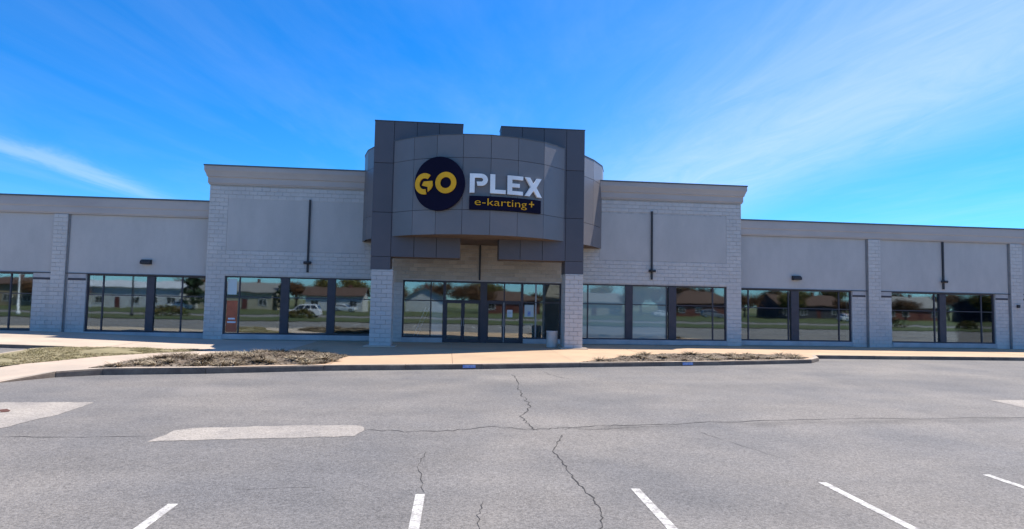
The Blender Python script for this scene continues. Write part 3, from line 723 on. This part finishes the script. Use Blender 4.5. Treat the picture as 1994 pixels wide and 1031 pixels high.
def circ(ca, cz, r, n=56, a0=0, a1=360):
    return [(ca+r*math.cos(math.radians(a0+(a1-a0)*i/n))*K, cz+r*math.sin(math.radians(a0+(a1-a0)*i/n))) for i in range(n if a1-a0 == 360 else n+1)]
RS = tag(empty('round_sign', (-.5,-4.75,6.03)), 'navy round sign with yellow GO lettering on the drum', 'sign')
def under(o, root):
    o.parent = root; o.matrix_parent_inverse = Matrix.Translation(-root.location); return o
DC, DZ = -20.1, 7.22
under(bent_solid('disc', circ(DC, DZ, 1.19), .03, .15, 'navy', None), RS)
gc = DC-1.19*.535*K*1.02; gz = 7.225
G_ = circ(gc, gz, .47, 40, 52, 283) + circ(gc, gz, .245, 40, 52, 283)[::-1]
g1 = under(bent_solid('letter', G_, .152, .20, 'yellow', None), RS)
ar = [(-.03,.10),(.385,.115),(.40,-.09),(.33,-.24),(.175,-.36),(.165,-.145),(-.12,-.075)]
under(bent_solid('letter', [(gc+a*K, gz+z) for a, z in ar], .152, .20, 'yellow', None), RS)
oc = -16.5
under(bent_solid('letter', circ(oc, 7.245, .47), .152, .20, 'yellow', None, [circ(oc, 7.245, .245, 40)]), RS)
LS = tag(empty('letter_sign', (2.5,-5.1,6.83)), 'raised white PLEX letters on the dark drum', 'sign')
zb, zt = 6.83, 7.67
def rect(a0, a1, z0, z1): return [(a0,z0),(a1,z0),(a1,z1),(a0,z1)]
t = .19; tk = t*K
# P: stem with a bowl that stays clear of it at the foot
pa = -5.7; bowl = []
cz_ = zt-.265; ro = .265; ri = .085; bx_ = pa+.50*K
Pp = [(pa,zb),(pa+tk*1.15,zb),(pa+tk*1.15,zt-.18),(bx_,zt-.18)] + [(bx_+ri*math.cos(math.radians(q))*K, cz_+ri*math.sin(math.radians(q))) for q in range(75,-91,-15)] + [(pa+.30*K,cz_-ri),(pa+.34*K,cz_-ro)] + \
     [(bx_+ro*1.12*math.cos(math.radians(q))*K, cz_+ro*math.sin(math.radians(q))) for q in range(-90,91,12)] + [(pa,zt)]
Lp = [(3.65,zb),(10.9,zb),(10.9,zb+.17),(3.65+tk*1.15,zb+.17),(3.65+tk*1.15,zt),(3.65,zt)]
e0, e1 = 11.75, 19.4
Ep = [(e0,zb),(e1,zb),(e1,zb+.165),(e0+tk*1.15,zb+.165),(e0+tk*1.15,zb+.335),(e1-.16*K,zb+.335),(e1-.16*K,zb+.50),(e0+tk*1.15,zb+.50),(e0+tk*1.15,zt-.165),(e1,zt-.165),(e1,zt),(e0,zt)]
x0_, x1_ = 20.3, 29.8; xm = (x0_+x1_)/2; h2 = .125*K; zm = (zb+zt)/2
Xp = [(x0_,zb),(x0_+2*h2,zb),(xm,zm-.15),(x1_-2*h2,zb),(x1_,zb),(xm+1.25*h2,zm),(x1_-.25,zt),(x1_-2*h2-.25,zt),(xm,zm+.15),(x0_+2*h2+.25,zt),(x0_+.25,zt),(xm-1.25*h2,zm)]
for nm, pts in (('letter', Pp), ('letter', Lp), ('letter', Ep), ('letter', Xp)): under(bent_solid(nm, pts, .01, .10, 'letter', None), LS)
NP = tag(empty('name_plaque', (2.5,-5.1,6.1)), 'dark plaque with yellow e-karting+ lettering under the white letters', 'sign')
under(bent_solid('plaque', densify(rect(-5.75,29.3,6.10,6.69), 8), .03, .10, 'navy', None), NP)
def text_chars(txt, a0, a1, base, cap, m, parent, off):
    fc = bpy.data.curves.new('t', 'FONT'); fc.body = txt; fc.size = 1; fc.resolution_u = 4; fc.offset = -.010
    to = bpy.data.objects.new('t', fc); COL.objects.link(to); dg = bpy.context.evaluated_depsgraph_get()
    me = bpy.data.meshes.new_from_object(to.evaluated_get(dg)); bpy.data.objects.remove(to)
    xs = [v.co.x for v in me.vertices]; lo, hi = min(xs), max(xs)
    bm = bmesh.new(); bm.from_mesh(me); bmesh.ops.remove_doubles(bm, verts=bm.verts[:], dist=1e-5)
    seen = set(); islands = []
    for v in bm.verts:
        if v in seen: continue
        st = [v]; isl = set()
        while st:
            q = st.pop()
            if q in isl: continue
            isl.add(q); st += [e.other_vert(q) for e in q.link_edges]
        seen |= isl; islands.append(isl)
    sx = (a1-a0)/(hi-lo)
    sz = cap
    for isl in islands:
        idx = {v: i for i, v in enumerate(isl)}
        fs = [[idx[v] for v in f.verts] for f in bm.faces if f.verts[0] in isl]
        be = [[idx[v] for v in e.verts] for e in bm.edges if e.verts[0] in isl and len(e.link_faces) == 1]
        f0, f1 = bend(off), bend(off+.03); n = len(isl)
        P2 = [(a0+(v.co.x-lo)*sx, base+v.co.y*sz) for v in isl]
        mb = MB(); mb.add([f0(*p) for p in P2]+[f1(*p) for p in P2], [tuple(i+n for i in f) for f in fs] + [tuple(f[::-1]) for f in fs] + [(a, b, b+n, a+n) for a, b in be])
        under(mb.build('letter', m, None), parent)
text_chars('e-karting', -3.2, 21.3, 6.285, .455, 'yellow', NP, .102)
pc, pz = 23.9, 6.47
q_ = .026; pl = [(-q_,-.14),(q_,-.14),(q_,-q_),(.14,-q_),(.14,q_),(q_,q_),(q_,.14),(-q_,.14),(-q_,q_),(-.14,q_),(-.14,-q_),(-q_,-q_)]
under(bent_solid('letter', [(pc+a*K*.92, pz+z*.92) for a, z in pl], .102, .132, 'yellow', None), NP)

# ------------------------------------------------------------------ fittings on the walls
def wall_rod(x, z0, z1, zb_, y, label, bracket=True):
    R_ = empty('wall_rod', (x, y, z0)); mb = MB(); mb.box(-.045,.045,-.09,0,0,z1-z0); bevel(mb.build('rod', 'dark', R_), .01)
    if bracket:
        mb = MB(); mb.box(-.20,.20,-.16,-.092,zb_-z0-.07,zb_-z0+.07); mb.box(-.10,.10,-.30,-.162,zb_-z0-.05,zb_-z0+.05); bevel(mb.build('lamp_bracket', 'dark', R_), .03)
    tag(R_, label, 'wall rod', 'dark rods fixed upright on the shop front'); return R_
wall_rod(-7.03, 3.40, 7.06, 3.88, -.006, 'dark upright rod with bracket on the tall wall left of the tower')
wall_rod(10.68, 3.44, 7.08, 3.90, -.006, 'dark upright rod with bracket on the tall wall right of the tower')
wall_rod(27.74, 3.30, 5.98, 3.73, YW-.006, 'dark upright rod with bracket on the low right wing')
wall_rod(1.58, 3.20, 5.0, 4, -.006, 'plain dark rod above the entrance doors', False)
def wall_light(x, z, label):
    R_ = empty('wall_light', (x, YW-.004, z)); mb = MB()
    mb.prism([(0,.12),(-.10,.12),(-.24,.02),(-.24,-.10),(0,-.12)], lambda y, z_: (-.24, y, z_), lambda y, z_: (.24, y, z_)); bevel(mb.build('housing', 'dark', R_), .015)
    mb = MB(); mb.box(-.2,.2,-.22,-.03,-.128,-.122); mb.build('lens', 'lampglass', R_)
    tag(R_, label, 'wall light', 'box lights on the wings')
wall_light(-14.85, 3.74, 'small dark box light on the low left wing')
wall_light(18.98, 3.74, 'small dark box light on the low right wing')
mb = MB(); mb.box(-.07,.07,-.10,0,-.09,.09); tag(bevel(mb.build('meter_box', 'dark', None, (32.22, YW-.126, 2.43)), .01), 'small dark box fixed on the pilaster at the far right', 'box')
mb = MB(); mb.box(-.14,.14,-.004,0,-.19,.19); nb = mb.build('notice', 'paper', None, (3.19, yg-.002, 1.52)); tag(nb, 'white paper notice taped to the right entrance door', 'notice')
mb = MB(); mb.box(-.10,.10,-.006,-.0045,-.02,.10); mb.build('print', 'film', nb)
# litter bin
t_ = tag(empty('litter_bin', (4.98,-2.45,.0)), 'round pale concrete litter bin beside the right pillar', 'bin')
mb = MB(); mb.lathe([(.0,.0),(.255,.0),(.265,.03),(.275,.70),(.285,.72),(.285,.77),(.27,.79),(.22,.79),(.21,.76),(.20,.4),(0,.4)], 28); mb.build('shell', 'bin', t_, smooth=True)
mb = MB(); mb.lathe([(.235,.70),(.238,.80),(.225,.825),(.20,.80),(.18,.55),(0,.5)], 24); mb.build('liner', 'black', t_, smooth=True)
t_ = tag(empty('ash_post', (5.56,-2.0,.0)), 'short grey post standing between the litter bin and the pillar', 'post')
mb = MB(); mb.lathe([(0,0),(.12,0),(.12,.03),(.095,.05),(.095,.50),(.105,.52),(.105,.55),(0,.56)], 18); mb.build('post', 'bin', t_, smooth=True)
mb = MB(); mb.lathe([(0,.551),(.07,.555),(.07,.575),(0,.58)], 14); mb.build('cap', 'black', t_)
# on and behind the glass
yg_l = .14
mb = MB(); mb.box(-.26,.26,-.0045,0,0,1.55); po = tag(mb.build('poster', 'orange', None, (-10.63,yg_l+.0035,.37)), 'orange poster taped low in the left shop window', 'poster')
for z_a, hw_ in ((.62,.16),(.45,.2)): mb = MB(); mb.box(-hw_,hw_,-.007,-.005,z_a,z_a+.08); mb.build('print', 'paper', po)
mb = MB(); mb.box(-.22,.22,-.0045,0,0,.78); tag(mb.build('poster', 'film', None, (-10.66,yg_l+.0035,2.22)), 'white sheet above the orange poster in the left window', 'poster')
mb = MB(); mb.box(-.82,-.28,.26,.32,.02,2.05); tag(mb.build('partition_board', 'white', None), 'white board standing inside left of the doors', 'board')
mb = MB(); mb.box(-.24,.24,-.0045,0,0,.62); sb = mb.build('poster', 'film', None, (4.2,yg_l+.0035,1.36)); tag(sb, 'pale sheet taped to the glass right of the doors', 'poster')
mb = MB(); mb.box(-.08,.08,-.007,-.005,.06,.3); mb.build('print', 'blue', sb)
t_ = tag(empty('counter', (4.2,.6,.02)), 'small pale-topped counter inside the glass right of the doors', 'counter')
mb = MB(); mb.box(-.33,.33,-.22,.22,.92,1.0); mb.build('top', 'white', t_); mb = MB(); mb.box(-.28,.28,-.18,.18,0,.919); mb.build('base', 'interior', t_)
t_ = tag(empty('step_ladder', (-1.4,.9,.02)), 'white ladder leaning inside the entrance glass', 'ladder')
for s in (-1, 1):
    mb = MB(); mb.cyl((-.35+.09*s,.1*s,0), (.35+.09*s,.1*s,1.75), .025, n=6); mb.build('rail', 'white', t_)
for k in range(6):
    f = (k+.6)/6.3; mb = MB(); mb.cyl((-.35+.7*f-.09,-.1,1.75*f), (-.35+.7*f+.09,.1,1.75*f), .016, n=6); mb.build('rung', 'white', t_)

# ------------------------------------------------------------------ the far side of the road (seen in the glass)
def house(x, y, wd, dp, ht, rise, wallm, roofm, label, rz=0, chimney=True, hip=False, garage=False):
    H_ = tag(empty('house', (x, y, -.36), rz), label, 'house', 'houses across the road')
    mb = MB(); hw, hd = wd/2, dp/2
    mb.box(-hw, hw, -hd, hd, -.3, ht)
    if not hip: mb.prism([(-hd,ht),(hd,ht),(0,ht+rise)], lambda q, z: (-hw+.01, q, z), lambda q, z: (hw-.01, q, z))
    mb.build('wall', wallm, H_)
    o = .45; th = .16; r = MB()
    if hip:
        k = min(hd, hw)*.9
        r.add([(-hw-o,-hd-o,ht-.1),(hw+o,-hd-o,ht-.1),(hw+o,hd+o,ht-.1),(-hw-o,hd+o,ht-.1),(-hw+k,0,ht+rise),(hw-k,0,ht+rise)], [(0,1,5,4),(1,2,5),(2,3,4,5),(3,0,4),(0,3,2,1)])
    else:
        s = rise/hd
        r.prism([(-hd-o,ht-o*s),(0,ht+rise),(hd+o,ht-o*s),(hd+o,ht-o*s+th),(0,ht+rise+th),(-hd-o,ht-o*s+th)], lambda q, z: (-hw-o, q, z), lambda q, z: (hw+o, q, z))
    R_ = r.build('roof', roofm, H_)
    if chimney: c = MB(); c.box(hw*.4, hw*.4+.6, -.3, .3, ht+rise*.4, ht+rise+.8); c.build('chimney', 'brickred', R_)
    n = max(2, int(wd/3.4)); di = n//2
    for i in range(n):
        cx_ = -hw+wd*(i+.5)/n
        if i == di:
            d = MB(); d.box(cx_-.5, cx_+.5, hd+.002, hd+.06, 0, 2.1); D_ = d.build('door', 'housedoor', H_); h = MB(); h.cyl((cx_+.38,hd+.06,1),(cx_+.38,hd+.12,1),.03,n=6); h.build('handle','rim',D_)
        else:
            d = MB(); a, b, c, e = cx_-.75, cx_+.75, .9, 2.1
            d.box(a-.08,b+.08,hd+.002,hd+.07,c-.08,c); d.box(a-.08,b+.08,hd+.002,hd+.07,e,e+.08); d.box(a-.08,a,hd+.002,hd+.07,c,e); d.box(b,b+.08,hd+.002,hd+.07,c,e); d.box(cx_-.03,cx_+.03,hd+.002,hd+.06,c,e)
            W_ = d.build('window', 'white', H_); p = MB(); p.box(a,b,hd+.004,hd+.02,c,e); p.build('pane', 'carglass', W_)
    return H_
M['brickred'] = mat('red_brick', (.17,.06,.045), .9, .15, 2, fine=.2, fscale=8)
M['cream'] = mat('cream_siding', (.42,.38,.28), .8, .08, 1); M['whites'] = mat('white_siding', (.55,.56,.56), .8, .06, 1)
M['darksid'] = mat('dark_siding', (.06,.06,.075), .8, .1, 1); M['tansid'] = mat('tan_siding', (.35,.28,.18), .8, .1, 1)
M['shingle'] = mat('brown_shingle', (.10,.06,.045), .95, .15, 2, fine=.2, fscale=6); M['shinglegrey'] = mat('grey_shingle', (.22,.21,.20), .95, .15, 2, fine=.2, fscale=6)
M['metalroof'] = mat('white_metal_roof', (.52,.54,.56), .5, .05, 1); M['housedoor'] = mat('house_door', (.12,.03,.025), .6)
house(-92,-104,22,11,4.2,1.4,'tansid','shingle','long tan house with brown roof at the far left across the road')
house(-66,-104,24,11,4.0,1.3,'whites','metalroof','long white house with pale metal roof across the road',chimney=False)
house(-43,-103,15,10,3.6,1.9,'cream','shinglegrey','cream house with pale grey roof across the road')
house(-24,-106,12,9,3.2,1.6,'whites','shingle','white bungalow with brown roof behind the white parked car')
house(-5,-112,12,9,3.0,2.4,'whites','shinglegrey','small white house with steep grey roof across the road', rz=math.pi/2)
house(14,-110,13,9,3.0,1.9,'brickred','shingle','low red brick house facing the entrance doors',hip=True)
house(33,-110,13,9,3.0,1.9,'cream','shinglegrey','pale cream house right of the low brick house')
house(60,-112,16,11,3.2,2.8,'brickred','shingle','wide red brick house with steep brown roof',hip=True)
house(84,-108,16,10,3.2,2.3,'darksid','shingle','dark sided house with brown roof next to the wide brick house')
house(108,-106,15,10,3.2,2.3,'brickred','shinglegrey','brick house with grey roof and chimney near the far right')
house(134,-100,24,12,3.6,1.8,'darksid','shinglegrey','long dark building with grey roof at the far right across the road',chimney=False)

def tree_parts(kind, seed):
    rnd = random.Random(seed); tr = MB(); lf = MB(); tips = []
    if kind == 'pine':
        ht = 9; tr.cyl((0,0,-.3),(0,0,ht*.95),.2,.03,8)
        for k in range(2200):
            t = rnd.random()**.75; z = 1.0+t*(ht-1.0); r = (1-t)**.85*2.2*(.55+.45*rnd.random())*(.8+.35*math.sin(z*4.2)); a = rnd.uniform(0, 6.28)
            c = Vector((math.cos(a)*r, math.sin(a)*r, z-r*.25)); s = rnd.uniform(.14,.30)
            d = Vector((rnd.uniform(-1,1), rnd.uniform(-1,1), rnd.uniform(-.4,.4))).normalized()*s; e = Vector((rnd.uniform(-1,1), rnd.uniform(-1,1), rnd.uniform(-.6,.6))).normalized()*s*.6
            lf.add([c-d-e, c+d-e, c+d+e, c-d+e], [(0,1,2,3)])
        return tr, lf
    def leaf(q, sp, k, smin, smax):
        for _ in range(k):
            c = q+Vector((rnd.gauss(0,sp), rnd.gauss(0,sp), rnd.gauss(0,sp*.8))); s = rnd.uniform(smin, smax)
            d = Vector((rnd.uniform(-1,1), rnd.uniform(-1,1), rnd.uniform(-1,1))).normalized()*s; e = Vector((rnd.uniform(-1,1), rnd.uniform(-1,1), rnd.uniform(-1,1))).normalized()*s
            lf.add([c-d, c+e*.6, c+d, c-e*.6], [(0,1,2,3)])
    per = 5 if kind == 'bare' else 9
    def grow(p, d, ln, r, lev):
        q = p+d*ln; tr.cyl(p, q, r, r*.6, 6 if lev < 2 else 3, cap=False)
        if lev >= 2: leaf(p+d*ln*.6, .35, per, .07, .2); leaf(q, .4, per, .07, .2)
        if lev >= 4: return
        for _ in range(4 if lev else 6):
            sp = .95 if lev == 0 else .75
            nd = (d*.6 + Vector((rnd.uniform(-sp,sp), rnd.uniform(-sp,sp), rnd.uniform(-.1,.55)))).normalized(); grow(p+d*ln*rnd.uniform(.55,1), nd, max(.55, ln*rnd.uniform(.55,.78)), r*.5, lev+1)
    grow(Vector((0,0,-.3)), Vector((0,0,1)), 2.7, .22, 0)
    return tr, lf
tmesh = {}
for key, kind, lm in (('bare0','bare','leaf_brown'),('bare1','bare','leaf_brown'),('bud0','bud','leaf_bud'),('bud1','bud','leaf_bud'),('pine0','pine','leaf_pine')):
    tr, lf = tree_parts(kind, hash(key)%1000 if False else {'bare0':3,'bare1':8,'bud0':12,'bud1':21,'pine0':5}[key]); tmesh[key] = (tr.mesh('trunk','bark'), lf.mesh('crown', lm))
def tree(key, x, y, s, rz, label):
    T = tag(empty('tree', (x, y, -.4), rz), label, 'tree', 'trees across the road'); T.scale = (s*1.1, s*1.1, s)
    link('trunk', tmesh[key][0], T); link('crown', tmesh[key][1], T)
tree('bud0', -22,-114, 1.25, 0, 'large yellow-green budding tree behind the white bungalow')
tree('bare0', -13,-116, 1.2, 1, 'bare brown tree between the white bungalow and the small white house')
tree('bare1', 4,-120, 1.25, 2, 'bare brown tree behind the small white house')
tree('bare0', 22,-118, 1.0, 3, 'bare brown tree behind the low brick house')
tree('pine0', 24,-104, .75, 0, 'small dark conifer between the brick house and the cream house')
tree('bud1', 46,-112, 1.3, .5, 'budding tree left of the wide brick house')
tree('pine0', 51,-106, .85, 2, 'dark conifer in front of the wide brick house')
tree('bare1', 73,-118, 1.1, 4, 'bare brown tree between wide brick house and dark house')
tree('bud0', 78,-100, 1.1, 2.2, 'yellow-green tree in front of the dark sided house')
tree('bare0', 96,-100, 1.0, 5, 'bare brown tree in front of the grey roofed brick house')
tree('bud1', 118,-92, 1.05, 3, 'budding tree in front of the long dark building')
tree('pine0', -34,-99, .8, 1, 'dark conifer beside the cream house')
tree('pine0', -49,-92, 1.15, 3, 'tall dark conifer in front of the cream house')
tree('bare1', -80,-98, 1.0, .7, 'bare brown tree left of the long white house')
for i, (k, x, y, sc, lb) in enumerate([('bare1',-58,-118,1.35,'bare brown tree behind the long white house'),('bare0',-36,-120,1.3,'bare brown tree behind the cream house'),('bud1',-29,-118,1.2,'budding tree between the cream house and the white bungalow'),
        ('bare0',-4,-126,1.45,'tall bare tree furthest behind the small white house'),('bud0',10,-124,1.3,'budding tree behind the left end of the low brick house'),('bare1',30,-122,1.35,'bare brown tree behind the pale cream house'),('bud0',38,-120,1.2,'budding tree behind the right end of the pale cream house'),
        ('bare0',55,-124,1.5,'tall bare tree behind the wide brick house'),('bare1',64,-126,1.5,'bare tree behind the right side of the wide brick house'),('bare0',84,-120,1.4,'bare brown tree behind the dark sided house'),('bud1',100,-118,1.4,'budding tree behind the grey roofed brick house'),
        ('bare1',112,-116,1.3,'bare brown tree left behind the long dark building'),('bare0',128,-114,1.4,'bare brown tree behind the middle of the long dark building'),('bud0',142,-112,1.4,'budding tree behind the right end of the long dark building'),('bare0',-100,-116,1.3,'bare brown tree behind the long tan house')]):
    tree(k, x, y, sc, i*1.3, lb)
for i, (k, x, y, sc, lb) in enumerate([('bare0',-73,-95,.95,'brown tree before the left half of the long white house'),('bud0',-12,-98,.95,'budding tree standing between bungalow and small white house'),('bare1',7,-100,.9,'brown tree before the left corner of the low brick house'),('bud1',27,-100,.85,'budding tree in front of the pale cream house'),
        ('bare0',40,-101,1.05,'brown tree before the right end of the pale cream house'),('bare1',67,-101,1.0,'brown tree in front of the right half of the wide brick house'),('bare0',103,-97,.95,'brown tree in front of the grey roofed brick house door'),('bare1',125,-89,1.0,'brown tree in front of the long dark building'),('bud1',139,-88,1.0,'budding tree before the right half of the long dark building'),('bare1',-88,-92,1.0,'brown tree before the long tan house')]):
    tree(k, x, y, sc, i*2.1, lb)
tree('bare0', 88,-96, .9, 1.7, 'low brown tree right of the yellow-green tree')

def hedge(x, y, lx, ly, ht, label, m_='leaf_hedge'):
    T = tag(empty('hedge', (x, y, -.32)), label, 'hedge', 'bushes on the grass verge'); mb = MB()
    for k in range(1500):
        a, b = random.uniform(0, 6.28), random.uniform(0, 1.57); r = random.uniform(.75, 1.05)*(1+.15*math.sin(a*3))
        c = Vector((math.cos(a)*math.cos(b)*lx*r, math.sin(a)*math.cos(b)*ly*r, max(.02, math.sin(b)**.7*ht*r))); s = random.uniform(.05,.13)
        d = Vector((random.uniform(-1,1), random.uniform(-1,1), random.uniform(-1,1))).normalized()*s; e = Vector((random.uniform(-1,1), random.uniform(-1,1), random.uniform(-1,1))).normalized()*s
        mb.add([c-d, c+e, c+d, c-e], [(0,1,2,3)])
    mb.build('foliage', m_, T)
    st = MB()
    for k in range(9): a = k*.7; st.cyl((0,0,-.1), (math.cos(a)*lx*.6, math.sin(a)*ly*.6, ht*.7), .03, .01, 5)
    st.build('stem', 'bark', T)
hedge(-17.7,-45.5, 1.6, 1.0, .95, 'russet bush in front of the white car on the road')
hedge(-33.5,-45.5, 2.4, 1.0, 1.1, 'long red-brown bush beside the dark lamp post')
hedge(58,-45, 3.4, 1.2, 1.2, 'wide brown bush on the verge to the right')
hedge(70,-44.5, 1.4, 1.0, 1.0, 'small brown bush at the right end of the verge')
def lamp_post(x, y, m_, ht, label):
    T = tag(empty('lamp_post', (x, y, -.32)), label, 'lamp post'); mb = MB(); mb.lathe([(0,0),(.22,0),(.22,.35),(.12,.45),(.10,ht*.5),(.07,ht),(0,ht)], 14); mb.build('pole', m_, T, smooth=True)
    mb = MB(); mb.cyl((0,0,ht-.1),(0,1.3,ht+.1),.04,n=8); mb.build('arm', m_, T)
    mb = MB(); mb.box(-.16,.16,1.1,1.75,ht+.04,ht+.18); bevel(mb.build('lamp_head', 'dark', T), .04)
lamp_post(-36.9,-44, 'dark', 7.5, 'tall dark lamp post on the verge')
lamp_post(-46.5,-39.5, 'white', 7.0, 'tall white lamp post near the lot edge at the left')

def car(x, y, rz, paint, label, suv=True, z=-.42):
    T = tag(empty('car', (x, y, z), rz), label, 'car', 'cars across the lot')
    ln, wd = (4.7, 1.86) if suv else (4.5, 1.78); ht = 1.72 if suv else 1.45; belt = 1.02 if suv else .92
    hl = ln/2
    low = [(-hl,.45),(-hl+.05,.30),(-hl+.4,.24),(hl-.4,.24),(hl-.06,.32),(hl,.55),(hl-.05,.78),(hl-.35,.90),(hl-1.25,belt),(-hl+.25,belt+.02),(-hl+.03,belt-.1)]
    if suv: top = [(hl-1.35,belt),(hl-2.0,ht-.06),(hl-2.4,ht),(-hl+.8,ht-.02),(-hl+.45,ht-.12),(-hl+.12,belt)]
    else: top = [(hl-1.3,belt),(hl-2.1,ht-.04),(hl-2.5,ht),(-hl+1.5,ht-.02),(-hl+1.1,ht-.1),(-hl+.45,belt)]
    b = MB(); hw = wd/2
    n = len(low); st = [(-hw, .0), (-hw*.98+.06, .03), (hw*.98-.06, .03), (hw, 0)]
    b.prism(low, lambda q, zz: (q, -hw, zz), lambda q, zz: (q, hw, zz))
    bo = b.build('body', paint, T); bevel(bo, .07, 3)
    g = MB(); k = len(top)
    vs = [(q, -hw*(.93 if zz < belt+.05 else .76), zz+.001) for q, zz in top]+[(q, hw*(.93 if zz < belt+.05 else .76), zz+.001) for q, zz in top]
    g.add(vs, [tuple(range(k))[::-1], tuple(range(k, 2*k))]+[(i, (i+1)%k, k+(i+1)%k, k+i) for i in range(k)]); bevel(g.build('cabin', paint, T), .04, 2)
    def lerp(a, c, t_): return a+(c-a)*t_
    q0, q1 = top[0][0], top[-1][0]; t0, t1 = top[1][0], top[-2][0]
    for s in (-1, 1):
        for f0, f1 in ((.04,.34),(.37,.66),(.69,.95)):
            w_ = MB(); za, zb2 = belt+.06, ht-.14
            ya, yb = s*hw*.925+s*.004, s*hw*.79+s*.012
            p = [(lerp(q0,q1,f0), za, ya),(lerp(q0,q1,f1), za, ya),(lerp(t0,t1,f1*.97), zb2, yb),(lerp(t0,t1,max(.03,f0)), zb2, yb)]
            w_.add([(a_, c_, b_) for a_, b_, c_ in p]+[(a_, c_-s*.02, b_) for a_, b_, c_ in p], [(0,1,2,3),(7,6,5,4),(0,1,5,4),(1,2,6,5),(2,3,7,6),(3,0,4,7)]); w_.build('window', 'carglass', T)
        for sx, nm, mm in ((1,'headlight','lampglass'),(-1,'tail_light','lampred')):
            l_ = MB(); xx = sx*(hl-.10); l_.box(min(xx, xx+sx*.09), max(xx, xx+sx*.09), s*hw*.62-.18, s*hw*.62+.18, .66, .80); bevel(l_.build(nm, mm, T), .02)
        for wx in (hl-.92, -hl+.88):
            ty = MB(); ty.cyl((wx, s*(hw-.20), .34), (wx, s*(hw+.012), .34), .34, n=20); t2 = ty.build('wheel', 'tyre', T); rm = MB(); rm.cyl((wx, s*(hw+.013), .34), (wx, s*(hw+.025), .34), .21, n=14); rm.build('rim', 'rim', t2)
    for sx in (1, -1):
        w_ = MB(); (qa, za), (qb, zb2) = (top[0], top[1]) if sx == 1 else (top[-1], top[-2])
        p = []
        for f, yy in ((.12,.80),(.12,-.80),(.9,-.70),(.9,.70)): p.append((lerp(qa,qb,f)+sx*.03, yy*hw, lerp(za,zb2,f)+.02))
        w_.add(p+[(a_-sx*.03, b_, c_-.02) for a_, b_, c_ in p], [(0,1,2,3),(7,6,5,4),(0,1,5,4),(1,2,6,5),(2,3,7,6),(3,0,4,7)]); w_.build('windscreen', 'carglass', T)
    return T
car(-19.5,-54, math.pi, 'carwhite', 'white sport utility car driving on the road behind the russet bush')
car(-20.2,-93, .2, 'carwhite', 'white car parked by the white bungalow', False, -.36)
car(-51,-92, 0, 'carwhite', 'white car parked before the cream house at the left', False, -.36)
car(44.6,-93, 0, 'carwhite', 'white car parked left of the wide brick house', False, -.36)
car(55.3,-93, .1, 'cargrey', 'grey car parked in front of the wide brick house', True, -.36)
car(76.5,-78, 0, 'carwhite', 'white car on the lawn edge before the yellow-green tree', False, -.36)
car(86,-92, 0, 'carred', 'red car parked before the dark sided house', False, -.36)
